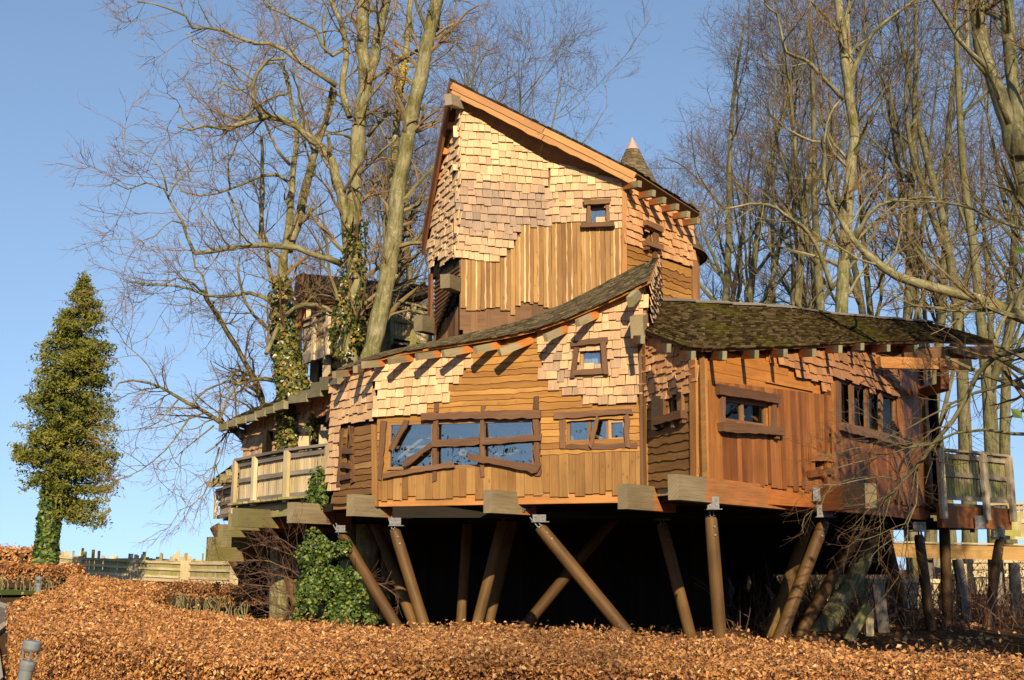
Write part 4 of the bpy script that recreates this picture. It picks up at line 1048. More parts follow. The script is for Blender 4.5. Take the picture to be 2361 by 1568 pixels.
# ---- balcony on the left
def railing(pts, zb, h, parent, panels, board='paling', post='paling', rail='grey', posts=None, bw=(0.09, 0.14), skirt=True, mid=0.52, droop=0.0, pw=0.15):
    """pts: plan corners; palings behind a top rail, a middle rail and a base rail, posts in front at each corner"""
    rl = None
    pts = [np.array([p[0], p[1], 0.0]) for p in pts]
    root = thing_part('railing', parent) if parent is not None else None
    bb, rb = MB(), MB()
    for p, q in zip(pts, pts[1:]):
        d = unit(q - p); L = np.linalg.norm(q - p); n = np.array([d[1], -d[0], 0]); n = n if n @ (np.array([0, 0, 0]) - p) > 0 else -n
        a = 0.02
        while a < L - 0.03:
            wd = R.uniform(*bw); wd = min(wd, L - a)
            lo, hi = zb + R.uniform(0.0, 0.05), zb + h * 0.97 + R.uniform(-0.02, 0.03)
            bb.lumber(p + d * (a + wd / 2) + [0, 0, lo] - n * 0.03, p + d * (a + wd / 2) + [0, 0, hi] - n * 0.03, wd - R.uniform(0.014, 0.042), 0.02, n, 0.007, None, 0.007, 0, .16, .012)
            a += wd
        for z, hh in ((zb + h * 0.90, 0.11), (zb + h * mid, 0.10), (zb + 0.05, 0.10)):
            rb.lumber(p + [0, 0, z] - n * 0.005, q + [0, 0, z] - n * 0.005, hh, 0.05, n, 0.004)
        rb.lumber(p - d * .05 + [0, 0, zb + h + 0.02] - n * 0.1, q + d * .05 + [0, 0, zb + h + 0.02] - n * 0.1, 0.06, 0.22, n, 0.003)
    bb.build('palings', M[board], root); rb.build('rails', M[rail], root)
    for i, p in enumerate(pts):
        d = unit((pts[i + 1] - p) if i + 1 < len(pts) else (p - pts[i - 1])); n = np.array([d[1], -d[0], 0]); n = n if n @ (-p) > 0 else -n
        pb = MB(); pb.box(p - d * pw / 2 + n * 0.05 + [0, 0, zb - droop], (0, 0, 1), d, n, h + droop, pw, 0.09); pb.build('post', M[post], root)
    return root
XY = lambda u, v, Y: at(u, v, Y)[:2]
bal = [XY(549, 1120, 30.0), XY(594, 1120, 28.9), XY(668, 1120, 27.4), XY(764, 1120, 26.2)]
railing(bal, 3.22, 1.05, TH, None, droop=0.1)
mb = MB()
for p, q in zip(bal, bal[1:]):
    a, b = np.array([*p, 3.17]), np.array([*q, 3.17]); mb.lumber(a, b, 0.5, 0.05, (0, 0, 1), 0.03); mb.beam(a - [0, -.06, .22], b - [0, -.06, .22], 0.1, 0.26)
mb.build('deck', M['moss_board'], TH)
slab([tuple(p) for p in bal] + [(-3.2, 30), (-4.6, 36.5), (-8.6, 36.5)], 3.06, 3.14, M['grey'], 'deck', TH)
# walls of the left wing
WL = Wall((566, 1000, 31.5), (720, 1000, 28.6))
w = backing(WL, WL.px([(566, 985), (665, 932), (722, 905), (722, 1080), (560, 1090)]), [], 0, -0.1, M['under'], TH)
shakes(WL, WL.px([(570, 985), (640, 945), (722, 905), (722, 1070), (562, 1092)]), [], M['shake'], w, row=0.17, wr=(0.09, 0.17), shade=lambda a, z: -0.12)
WL2 = Wall((722, 1000, 28.6), (768, 1000, 27.0))
w = backing(WL2, WL2.px([(722, 905), (768, 880), (768, 1000), (722, 960)]), [], 0, -0.1, M['under'], TH)
shakes(WL2, WL2.px([(722, 905), (768, 880), (768, 965), (722, 970)]), [], M['shake_red'], w, row=0.17)
for u, v0, v1 in ((703, 1006, 1056), (748, 993, 1056)):
    a, b = at(u, v1, 27.6), at(u, v0, 27.6); mb = MB(); mb.lumber(a, b, 0.3, 0.06, (0.2, -1, 0), 0.03); mb.build('carved_board', M['paling'], TH)
lw = roof_sheet([at(509, 985, 31.6), at(570, 962, 30.4), at(662, 930, 28.6), at(765, 882, 26.2)], [at(530, 968, 33.5), at(590, 940, 33.0), at(672, 912, 32.0), at(770, 868, 28.5)], M['roof_dark'], TH, row=0.15, thick=0.05)
for a, b in (((1140, 45), (1300, 25)), ((1058, 95), (1222, 75)), ((945, 170), (1145, 135)), ((860, 205), (1022, 185)), ((720, 278), (815, 252)), ((620, 315), (722, 292)), ((550, 345), (645, 322)), ((430, 385), (560, 362)), ((352, 405), (472, 385)), ((300, 430), (385, 412)), ((232, 465), (302, 442))):
    f = lambda x: np.interp(x, (230, 800, 1300), (31.4, 28.4, 25.0))
    p, q = at(*cl(a)[0], f(a[0])), at(*cl(b)[0], f(b[0]) - 0.1)
    mb = MB(); mb.beam(p + [0, 0, -.04], q + [0, 0, -.04], 0.12, 0.17 if a[0] < 700 else 0.19); mb.build('rafter', M['rafter_moss'], lw)
for a, b in (((395, 440), (470, 470)), ((390, 500), (470, 520)), ((400, 540), (465, 545))):
    mb = MB(); mb.beam(at(*cl(a)[0], 31.2), at(*cl(b)[0], 31.4), 0.08, 0.12); mb.build('strut', M['grey'], lw)
# the lower bay at the far left
WL3 = Wall((507, 1120, 34.0), (556, 1120, 32.0))
w = backing(WL3, WL3.px([(510, 1128), (556, 1098), (556, 1180), (507, 1180)]), [], 0, -0.1, M['under'], TH)
shakes(WL3, WL3.px([(510, 1130), (556, 1100), (556, 1150), (512, 1156)]), [], M['shake_red'], w, row=0.15)
lw2 = roof_sheet([at(495, 1112, 33.6), at(530, 1090, 32.6), at(566, 1066, 31.6)], [at(500, 1100, 35.5), at(535, 1074, 35), at(570, 1052, 34)], M['roof_dark'], TH, row=0.15)
for u, v in ((500, 1113), (515, 1104), (530, 1096), (545, 1086), (558, 1076)):
    p = at(u, v, 33.2 - (u - 500) * .028); mb = MB(); mb.beam(p - [.25, .1, .06], p + [.3, .2, .02], 0.10, 0.16); mb.build('rafter', M['rafter_moss'], lw2)
railing([XY(506, 1170, 33.6), XY(545, 1170, 31.4)], 3.0, 0.75, TH, None, board='rail')

# ---- small deck on the right
dk = [XY(2163, 1110, 28.6), XY(2262, 1110, 29.6), XY(2322, 1110, 30.4)]
railing(dk, 3.25, 1.15, TH, None, board='moss_board', post='rail', rail='rail', droop=0.45, pw=0.2)
mb = MB()
for p, q in zip(dk, dk[1:]):
    a, b = np.array([*p, 2.86]), np.array([*q, 2.86]); mb.beam(a + [0, .08, 0], b + [0, .08, 0], 0.14, 0.52)
dr = mb.build('rim_beam', M['rim_red'], TH)
for u, v in ((2205, 1180), (2242, 1184), (2242, 1205), (2242, 1222), (2252, 1178), (2252, 1200), (2295, 1190)):
    p = at(u, v, 28.9 + (u - 2163) * .0105 - .06); mb = MB(); mb.box(p - [.06, 0, .06], (1, 0, 0), (0, 1, 0), (0, 0, 1), .12, .015, .12); mb.build('bolt_plate', M['metal'], dr)
slab([tuple(p + [0, .1]) for p in dk] + [(12.5, 34), (9.8, 33)], 3.1, 3.18, M['grey'], 'deck', TH)
# ================================================================ hut in the trees behind
HU = thing('wooden_hut', 'small wooden hut with dark roof and balcony up among the ivy-clad trunks behind the treehouse', 'hut', (-4.0, 34, 0.4))
hA, hB = cr((360, 130), (830, 170), (1120, 205), (1840, 270)), cr((350, 375), (480, 400), (800, 455), (1350, 490), (1600, 420), (1840, 350))
roof_sheet([at(*p, y) for p, y in zip(hB, (34.2, 33.6, 33.3, 33.4, 33.8, 34.2))], [at(*p, y) for p, y in zip(hA, (36, 36, 36.2, 36.5))], M['roof_dark'], HU, row=0.11, wr=(.12, .2))
HW = Wall((700, 740, 35.2), (995, 740, 34.6))
backing(HW, HW.px([(698, 672), (784, 690), (895, 695), (995, 668), (995, 790), (698, 790)]), [], 0, -0.1, M['under'], HU)
hboards(HW, HW.px([(700, 675), (790, 690), (790, 770), (700, 770)]), [], M['orange'], HU, h=0.16)
vboards(HW, HW.px([(790, 690), (895, 695), (995, 670), (995, 780), (790, 780)]), [], M['brown'], HU, wr=(.12, .18), jag=0)
for p, q in (((350, 140), (295, 850)),):
    a, b = at(*cr(p)[0], 34.4), at(*cr(q)[0], 33.2); mb = MB(); mb.lumber(a, b, 0.3, 0.06, (-0.5, -1, 0), 0.01); mb.build('verge_board', M['verge'], HU)
for x in (385, 440):
    mb = MB(); mb.lumber(at(*cr((x, 700))[0], 34.3), at(*cr((x + 10, 400))[0], 34.3), 0.16, 0.1, (0, -1, 0), 0.01); mb.build('post', M['orange' if x < 400 else 'paling'], HU)
hp_ = [XY(*cr((372, 800))[0], 34.4), XY(*cr((540, 750))[0], 33.6), XY(*cr((700, 720))[0], 32.8), XY(*cr((850, 700))[0], 32.2)]
zb = at(*cr((700, 960))[0], 32.8)[2]
railing(hp_, zb, 1.0, HU, None, board='paling', post='paling', rail='rail', droop=0.25)
hq = [XY(*cr((1340, 800))[0], 32.0), XY(*cr((1600, 800))[0], 32.6), XY(*cr((1790, 800))[0], 33.2)]
zb2 = at(*cr((1600, 900))[0], 32.6)[2]
railing(hq, zb2, 1.0, HU, None, board='paling', post='moss_board', rail='moss_board', droop=0.2)
mb = MB(); mb.beam((*hp_[0], zb - .12), (*hp_[2], zb - .12), .12, .26); mb.beam((*hp_[2], zb - .12), (*hp_[3], zb - .12), .12, .26); mb.build('rim_beam', M['grey'], HU)
slab([tuple(p) for p in hp_] + [tuple(hq[0]), tuple(hq[1]), tuple(hq[2]), (-2, 35), (-5.7, 35)], zb - .02, zb + .04, M['grey'], 'deck', HU)
for x, Y in ((382, 34.4), (650, 33.0), (505, 34.8)):
    p = at(*cr((x, 1100))[0], Y); mb = MB(); mb.box(p * [1, 1, 0] + [-.1, -.1, gz(0, Y)], (0, 0, 1), (1, 0, 0), (0, 1, 0), zb - .1 - gz(0, Y), .22, .22); mb.build('post', M['rail'], HU)
mb = MB(); mb.box((-6.0, 35.6, gz(0, 35)), (1, 0, 0), (0, 0, 1), (0, 1, 0), 4.3, zb - .3, 0.1); mb.box((-7.9, 35.7, gz(0, 35)), (1, 0, 0), (0, 0, 1), (0, 1, 0), 1.9, 2.4, 0.1); mb.build('under_wall', M['under'], HU)
mb = MB(); mb.beam(at(*cr((1650, 530))[0], 33.0), at(*cr((1845, 420))[0], 33.6), .1, .16); mb.build('handrail', M['grey'], HU)

# ================================================================ ground, road, kerb
GXY = []
def ground_sheet(name, mat, xs, ys, dz=0.0, clip=None):
    mb = MB(); V = []; F_ = []
    for j, y in enumerate(ys):
        for i, x in enumerate(xs): V.append((x, y, gz(x, y) + dz))
    n = len(xs)
    for j in range(len(ys) - 1):
        for i in range(n - 1): F_.append((j * n + i, j * n + i + 1, (j + 1) * n + i + 1, (j + 1) * n + i))
    mb.add(V, [F_]); o = mb.build(name, mat, None, (0, 0, 0)); o["kind"] = "structure"; return o
ground_sheet('ground', M['mulch'], [-600, -200, -80, -40, -20, -10, 0, 10, 20, 40, 80, 200, 600], [-200, -60, -20, 0, 10, 17, 22, 30, 40, 50, 62, 90, 200, 800])
def strip(name, mat, L, Rr, dz, h=None):
    mb = MB(); n = len(L)
    def z(p): return gz(*p) + dz
    V = [(x, y, z((x, y))) for x, y in L] + [(x, y, z((x, y))) for x, y in Rr]
    F_ = [(i, i + n, i + n + 1, i + 1) for i in range(n - 1)]
    if h:
        V += [(x, y, z((x, y)) + h) for x, y in L] + [(x, y, z((x, y)) + h) for x, y in Rr]
        F_ = [(i + 2 * n, i + 3 * n, i + 3 * n + 1, i + 2 * n + 1) for i in range(n - 1)] + [(i, i + 2 * n, i + 2 * n + 1, i + 1) for i in range(n - 1)] + [(i + n, i + n + 1, i + 3 * n + 1, i + 3 * n) for i in range(n - 1)] + [(0, n, 3 * n, 2 * n)]
    mb.add(V, [F_]); o = mb.build(name, mat, None, (0, 0, 0)); o["kind"] = "structure"; return o
er = [(-5.0, 10), (-7.45, 18), (-9.3, 22.3), (-10.8, 25.7), (-12.2, 30), (-14.6, 36), (-17.5, 41)]
el = [(-11, 8), (-13, 18), (-15, 22.3), (-17, 27), (-18.5, 32), (-20, 38), (-21.5, 45.0)]
strip('road', M['asphalt'], el, er, 0.006)
strip('kerb', M['kerb'], er, [(x + .14, y + .04) for x, y in er], 0.0, 0.10)
fk = [(-30, 45.5), (-21.5, 45.6), (-19.0, 44.8), (-17.6, 42.5)]
strip('kerb', M['kerb'], [(x, y + .3) for x, y in fk], fk, 0.0, 0.12)
strip('grass_verge', M['grass'], [(-34, 48.5), (-21, 48.5), (-18, 47.0), (-16.5, 43)], [(x, y + .3) for x, y in fk], 0.10)

# ================================================================ beech hedges
def hedge(name, label, plan, hgt, dens, size, core_in=0.14, group=None, face_dens=None, stems=None, base=0.02, edges=None, top_noise=0.05, tintshift=0.0):
    ys = [p[1] for p in plan]; xs = [p[0] for p in plan]
    c = (np.mean(xs), np.mean(ys), gz(np.mean(xs), np.mean(ys)))
    root = thing(name, label, 'hedge', c)
    L, B, S, Ti = [], [], [], []
    def lump(x, y): return 0.035 * math.sin(x * 2.1 + y * 1.3) + 0.03 * math.sin(x * 0.9 - y * 2.7 + 1)
    # top
    area = 0.5 * abs(sum(plan[i][0] * plan[i - 1][1] - plan[i - 1][0] * plan[i][1] for i in range(len(plan))))
    n = 0
    x0, x1, y0, y1 = min(xs), max(xs), min(ys), max(ys)
    N = int((x1 - x0) * (y1 - y0) * dens(9))
    px, py, pr = NP.uniform(x0, x1, N), NP.uniform(y0, y1, N), NP.random(N)
    for x, y, r in zip(px, py, pr):
        if r * dens(9) > dens(y) or not inside(plan, x, y): continue
        z = gz(x, y) + hgt + lump(x, y) + R.gauss(-0.02, top_noise)
        if R.random() < 0.02: z += R.random() * 0.1
        L.append((x, y, z)); B.append((0, -0.25, 0.9)); S.append(size(y) * R.uniform(0.6, 1.3))
    # faces
    for i in range(len(plan)):
        if edges is not None and i not in edges: continue
        a, b = np.array(plan[i]), np.array(plan[(i + 1) % len(plan)]); d = b - a; Ln = np.linalg.norm(d); nrm = np.array([d[1], -d[0]]) / Ln
        if inside(plan, *(a + d / 2 + nrm * 0.02)): nrm = -nrm
        lo = base if stems is None else hgt * 0.42
        cnt = int(Ln * (hgt - lo) * (face_dens or dens)(a[1] * .5 + b[1] * .5))
        for _ in range(cnt):
            t = R.random(); q = a + d * t + nrm * R.gauss(-0.06, 0.06)
            zz = lo + (hgt - lo) * R.random() ** (1.0 if stems is None else 0.75)
            zz = min(zz, hgt)
            q = q + nrm * lump(q[0] + zz * 2, q[1])
            L.append((q[0], q[1], gz(*q) + zz)); B.append((nrm[0] * .9, nrm[1] * .9, 0.3)); S.append(size(q[1]) * R.uniform(0.6, 1.35))
    L = np.array(L)
    if len(L):
        mb = MB(); t = np.clip(NP.normal(0.5 + tintshift, 0.22, len(L)), 0, 1); mb.leaves(L, S, np.array(B), 0.55, 0.6, 0.35, t)
        mb.build('leaves', M['beech'], root)
    if stems is None and len(plan) > 12:
        k = np.array(R.sample(range(len(L)), 2600)); q = L[k]; b = np.array(B)[k] + NP.normal(0, .45, (2600, 3)); b /= np.linalg.norm(b, axis=1)[:, None]; tl = NP.uniform(.05, .17, (2600, 1))
        mb = MB(); mb.tubes(np.stack([q - b * .12, q + b * tl * .4, q + b * tl], 1), np.tile([.004, .003, .0018], (2600, 1)), 3, NP.uniform(.05, .4, 2600)); mb.build('twigs', M['twig'], root)
    # twiggy core
    mb = MB(); y = y0; st = 0.4
    lo = 0.0 if stems is None else hgt * 0.5
    def meet(A, B_):
        return [(max(a, c_), min(b, d_)) for a, b in A for c_, d_ in B_ if min(b, d_) > max(a, c_)]
    st = 0.2
    while y < y1:
        iv = meet(spans(plan, y - core_in, 1), meet(spans(plan, y + st / 2, 1), spans(plan, y + st + core_in, 1)))
        for a, b in iv:
            if b - a > 2.4 * core_in: mb.box((a + core_in * 1.2, y, gz(0, y) + lo), (1, 0, 0), (0, 1, 0), (0, 0, 1), b - a - 2.4 * core_in, st, hgt - 0.16 - lo, 0.2)
        y += st
    if mb.n: mb.build('twig_core', M['mulch'], root)
    if stems:
        mb = MB(); P, Rr = [], []
        for i in stems:
            a, b = np.array(plan[i]), np.array(plan[(i + 1) % len(plan)]); d = b - a; Ln = np.linalg.norm(d)
            for _ in range(int(Ln * 9)):
                q = a + d * R.random() + np.array([R.gauss(0, .07), R.gauss(0.12, .08)]); z = gz(*q)
                P.append([(q[0] + R.gauss(0, .02) + k * R.gauss(0, .03), q[1], z + k * hgt * 0.22) for k in range(4)]); Rr.append([.018, .015, .013, .01])
        mb.tubes(np.array(P), np.array(Rr), 5, np.full(len(P), 0.9)); mb.build('stems', M['bark'], root)
    return root
near = [(-9.65, 24), (-7.98, 20), (-6.8, 17.5), (-5.85, 15.5), (-5.0, 14.2), (-4.1, 13), (-2.8, 11.3), (-1.87, 10.9), (-.3, 10.6), (1.17, 10.3), (2.7, 9.2), (4.4, 8.0)]
far_ = [(5.2, 9.4), (4.35, 10.4), (3.5, 11.9), (2.25, 13.6), (1.15, 14.5), (0.0, 15.9), (-1.6, 17.0), (-3.1, 18.1), (-4.1, 18.8), (-4.85, 19.7), (-5.8, 21.0), (-7.3, 24.3), (-7.8, 27.0), (-8.25, 29.6), (-8.6, 31), (-14.3, 40), (-12.9, 36), (-10.9, 30)]
plan = near + far_
hedge('beech_hedge', 'broad clipped copper beech hedge sweeping across the whole foreground', plan, 0.84,
      lambda y: 3200 if y < 12 else 2300 if y < 16 else 1100 if y < 22 else 300, lambda y: 0.046 if y < 14 else 0.055 if y < 20 else 0.085,
      edges=list(range(0, 11)) + [21, 22, 23, 24] + [27, 28], face_dens=lambda y: 4200 if y < 14 else 2800 if y < 20 else 900)
hedge('beech_hedge', 'thin brown beech hedge in shade with bare stems, running beneath the left balcony', [(-10.1, 36.5), (-6.9, 32.2), (-6.5, 32.8), (-9.6, 37)], 0.72, lambda y: 260, lambda y: 0.085, stems=[0], face_dens=lambda y: 300, tintshift=-0.12)
hedge('beech_hedge', 'dark brown beech hedge with thin stems beside the foot of the conifer', [(-34, 47.8), (-25, 47.9), (-20.0, 47.4), (-17.4, 45.6), (-16.2, 44.0), (-15.6, 45.2), (-17.0, 47.5), (-20, 49.2), (-34, 49.6)], 0.98, lambda y: 110, lambda y: 0.16, stems=[0, 1, 2, 3], face_dens=lambda y: 150, tintshift=-0.1)
hedge('beech_hedge', 'distant bright orange hedge on the rise at the left edge', [(-40, 62), (-27.5, 62), (-24.4, 63.0), (-25, 66), (-40, 67)], 1.45, lambda y: 60, lambda y: 0.22, face_dens=lambda y: 90, top_noise=0.12, tintshift=0.1)

# ================================================================ bollard lamps
def bollard(u, v, Y, label, tilt=0.0, s=1.0):
    top = at(u, v, Y); g = gz(top[0], top[1]); h = max(0.6, top[2] - g)
    base = np.array([top[0] - tilt * h, top[1], g])
    root = thing('bollard_light', label, 'bollard', base, 'grey bollard lights along the road')
    ax = unit(top - base); q = lambda k: base + ax * (h - k)
    mb = MB(); mb.tube([q(h), q(.30)], .075 * s, 24); b = mb.build('post', M['bollard'], root)
    mb = MB(); mb.tube([q(.32), q(.27), q(.25), q(.22)], np.array([.082, .088, .088, .07]) * s, 24); mb.build('collar', M['bollard'], root)
    mb = MB(); mb.tube([q(.115), q(.10), q(.085), q(.02), q(0)], np.array([.085, .095, .10, .10, .088]) * s, 24); mb.build('cap', M['bollard'], root)
    for k in range(4):
        a = k * math.pi / 2 + .4; o = np.array([math.cos(a), math.sin(a), 0]) * .068 * s
        mb = MB(); mb.tube([q(.24) + o, q(.10) + o * 1.15], .012 * s, 6); mb.build('strut', M['bollard'], root)
    return root
bollard(77, 1475, 14.0, 'large grey bollard light leaning at the lower left corner of the hedge', 0.16)
bollard(91, 1330, 43.0, 'small grey bollard light in front of the conifer trunk hedge', 0, 1.3)
bollard(168, 1338, 41.0, 'grey bollard light whose top just shows behind the big hedge', 0, 1.2)

# ================================================================ fences and walkways
def fence(name, label, cat, pts, h, base_gap, board, rail, post, bw, jag, top_stick=0.35, postw=0.2, bays=None, brace=False, deck=0.0, far_posts=None):
    c = np.mean([[p[0], p[1]] for p in pts], axis=0)
    root = thing(name, label, cat, (c[0], c[1], gz(*c)))
    bb, rb = MB(), MB()
    for p, q in zip(pts, pts[1:]):
        p, q = np.array(p, float), np.array(q, float); d = unit(q - p); L = np.linalg.norm(q - p); n = unit(np.array([d[1], -d[0], 0])); n = n if n[1] < 0 else -n
        a = 0
        while a < L:
            wd = R.uniform(*bw); x = p + d * a
            hi = h + (R.uniform(0.05, top_stick) if R.random() < jag else R.uniform(-.03, .04))
            bb.lumber(x + [0, 0, base_gap + R.uniform(0, .03)] - n * .03, x + [0, 0, hi] - n * .03, wd - 0.02, 0.025, n, 0.004, None, 0.004, 0, 0.5)
            a += wd
        for z in (h * .93, h * .55, base_gap + .06): rb.lumber(p + [0, 0, z], q + [0, 0, z], 0.11, 0.06, n, 0.005, None, 0.005, 0, 0.6)
        if deck: rb.lumber(p + [0, 0, base_gap - deck * .6], q + [0, 0, base_gap - deck * .6], deck, 0.1, n, 0.004, None, .004, 0, .6)
    bb.build('palings', M[board], root); rb.build('rails', M[rail], root)
    for i, p in enumerate(pts):
        p = np.array(p, float); pb = MB(); g = gz(p[0], p[1]); 
        pb.box(p * [1, 1, 0] + [-postw / 2, -.22, g], (0, 0, 1), (1, 0, 0), (0, 1, 0), p[2] + h + .06 - g, postw, 0.14); pb.build('post', M[post], root)
        if brace:
            for sg in (-1, 1):
                pb = MB(); pb.beam(p + [sg * .9, -.1, -1.4], p + [0, -.1, -.1], .08, .14, (0, 1, 0)); pb.build('brace', M[post], root)
    return root
zf = lambda u, v, Y: tuple(at(u, v, Y))
fence('boardwalk_fence', 'long pale paling fence of a boardwalk with jagged tops beyond the big hedge', 'fence', [zf(40, 1311, 64), zf(180, 1322, 62), zf(310, 1330, 60), zf(430, 1336, 57.5), zf(545, 1340, 54)], 0.80, 0.02, 'moss_board', 'paling', 'paling', (0.14, 0.24), 0.22, 0.5, 0.5, deck=0.26)
fence('paling_fence', 'jagged paling fence along the far side of the boardwalk', 'fence', [zf(60, 1312, 70), zf(330, 1314, 69), zf(540, 1320, 66)], 0.62, 0.05, 'paling', 'paling', 'paling', (0.2, 0.34), 0.5, 0.45, 0.3)
# walkway behind the right-hand end
wk = thing('wooden_walkway', 'raised wooden walkway with thick tan edge beam behind the right-hand posts', 'walkway', (14, 40, 0.6))
mb = MB(); a, b = at(2040, 1268, 38), at(2420, 1277, 37); mb.beam(a, b, 0.2, 0.42); mb.build('edge_beam', M['walkway'], wk)
mb = MB(); mb.beam(a + [0, -.02, .25], b + [0, -.02, .25], .3, .05); mb.build('deck', M['paling'], wk)
railing([tuple(at(2290, 1240, 37.6)[:2]), tuple(at(2335, 1240, 37.4)[:2]), tuple(at(2420, 1240, 37.0)[:2])], at(2330, 1243, 37)[2], 1.05, wk, None, board='paling', post='moss_board', rail='paling')
mb = MB(); mb.lumber(at(2335, 1236, 36.6), at(2335, 1180, 36.6), .5, .03, (0, -1, 0), .01); mb.build('mossy_panel', M['moss_board'], wk)
for u in (2140, 2214, 2300, 2390):
    p = at(u, 1290, 37.9); mb = MB(); mb.box(p * [1, 1, 0] + [-.1, 0, gz(0, 38)], (0, 0, 1), (1, 0, 0), (0, 1, 0), p[2] - gz(0, 38), .22, .22); mb.build('post', M['grey'], wk)
fence('braced_fence', 'pale paling fence with diagonal braces seen between the right-hand posts', 'fence', [zf(1985, 1404, 36), zf(2062, 1404, 36.2), zf(2180, 1404, 36.6)], 0.86, 0.02, 'paling', 'paling', 'moss_board', (0.10, 0.18), 0.2, 0.2, 0.24, brace=True, deck=0.3)
fence('paling_fence', 'shaded paling fence under the walkway at the right edge', 'fence', [zf(2160, 1332, 42), zf(2300, 1332, 42), zf(2440, 1332, 42)], 0.6, 0.02, 'paling', 'paling', 'grey', (0.12, 0.2), 0.1, 0.1, 0.3, deck=0.5)
for lab, p, q, Y, wd, mt in (('green mossy plank leaning under the house beside the thick leaning trunk', (1950, 1484), (2000, 1395), 25.4, 0.2, 'moss_board'), ('pale upright board standing right of the mossy leaning plank', (2005, 1495), (2001, 1402), 26.5, 0.16, 'paling'), ('thick pale post with a shadowed top beneath the right-hand block', (2040, 1490), (2022, 1345), 27.5, 0.26, 'grey'),
                             ('mossy pale board standing far behind the crossed struts', (1668 + 310, 1452), (1990, 1372), 33, 0.12, 'moss_board'), ('yellow-green prop seen through the gap under the house', (1713, 1452), (1718, 1400), 34, 0.22, 'moss_board')):
    a, b = at(*p, Y), at(*q, Y); g = gz(a[0], a[1]); a = a + (b - a) * ((g - a[2]) / (b - a)[2])
    mb = MB(); mb.lumber(a, b, wd, 0.1, (0, -1, 0.02), 0.006); tag(mb.build('timber_prop', M[mt], None, a), lab, 'timber')
for (p, q, Y) in (((1700, 1455), (1775, 1290), 31), ((1760, 1470), (1690, 1320), 32), ((1795, 1460), (1730, 1300), 31.5), ((1660, 1440), (1760, 1400), 32.2), ((1690, 1440), (1720, 1290), 33), ((1750, 1310), (1830, 1400), 30)):
    mb = MB(); mb.beam(at(*p, Y), at(*q, Y), .24, .26, (0, 1, 0)); mb.build('strut', M['under'], TH)

# ================================================================ trees
def smooth_line(pts, n):
    pts = np.asarray(pts, float)
    if len(pts) == 2: return pts[0] + (pts[1] - pts[0]) * np.linspace(0, 1, n)[:, None]
    P = np.vstack([2 * pts[0] - pts[1], pts, 2 * pts[-1] - pts[-2]])
    d = np.concatenate([[0], np.cumsum(np.linalg.norm(np.diff(pts, axis=0), axis=1))]); d /= d[-1]
    out = []
    for t in np.linspace(0, 1, n):
        i = min(np.searchsorted(d, t, side='right') - 1, len(pts) - 2); f = (t - d[i]) / (d[i + 1] - d[i])
        a, b, c, e = P[i], P[i + 1], P[i + 2], P[i + 3]
        out.append(0.5 * (2 * b + (c - a) * f + (2 * a - 5 * b + 4 * c - e) * f * f + (3 * b - a - 3 * c + e) * f ** 3))
    return np.array(out)
def sprout(P, Rr, count, t0, ang, length, k, wander, up, rfac, rmin=0.003, flat=0.0):
    n, m, _ = P.shape; N = n * count
    idx = np.repeat(np.arange(n), count); t = NP.uniform(t0, 1.0, N) * (m - 1)
    i = np.minimum(t.astype(int), m - 2); f = (t - i)[:, None]
    o = P[idx, i] * (1 - f) + P[idx, i + 1] * f; tg = P[idx, i + 1] - P[idx, i]; tg /= np.linalg.norm(tg, axis=1)[:, None] + 1e-9
    pr = Rr[idx, i] * (1 - f[:, 0]) + Rr[idx, i + 1] * f[:, 0]
    q = NP.normal(0, 1, (N, 3)); q -= (q * tg).sum(1)[:, None] * tg; q /= np.linalg.norm(q, axis=1)[:, None] + 1e-9
    a = np.radians(NP.normal(ang, 12, N))[:, None]
    D = tg * np.cos(a) + q * np.sin(a)
    Ln = length * NP.uniform(0.45, 1.25, N) * (1.15 - 0.5 * t / (m - 1))
    r0 = np.maximum(np.minimum(pr * rfac, pr * 0.9), rmin)
    out = np.zeros((N, k, 3)); out[:, 0] = o; rr = np.zeros((N, k)); 
    for s in range(k): rr[:, s] = np.maximum(r0 * (1 - 0.72 * s / (k - 1)), rmin * 0.6)
    for s in range(1, k):
        D = D + NP.normal(0, wander, (N, 3)) + np.array([0, 0, up]); D /= np.linalg.norm(D, axis=1)[:, None]
        out[:, s] = out[:, s - 1] + D * (Ln / (k - 1))[:, None]
    return out, rr
def resample(P, n):
    t = np.linspace(0, len(P) - 1, n); i = np.minimum(t.astype(int), len(P) - 2); f = (t - i)[:, None]
    return P[i] * (1 - f) + P[i + 1] * f
def limb_line(pts, Y0, Y1, r0, r1, seg=0.35):
    """a limb read off the photo, running from distance Y0 to Y1, radii in pixels"""
    n = len(pts); P = np.array([at(u, v, Y0 + (Y1 - Y0) * i / (n - 1)) for i, (u, v) in enumerate(pts)])
    L = np.linalg.norm(np.diff(P, axis=0), axis=1).sum(); m = max(6, int(L / seg))
    S = smooth_line(P, m); S[1:-1] += NP.normal(0, 0.012, (m - 2, 3))
    r = np.linspace(r0, r1, m) * (Y0 / F) * (1.0 if r0 > 12 else 0.72)
    return S, r * (1 + 0.04 * NP.normal(0, 1, m))
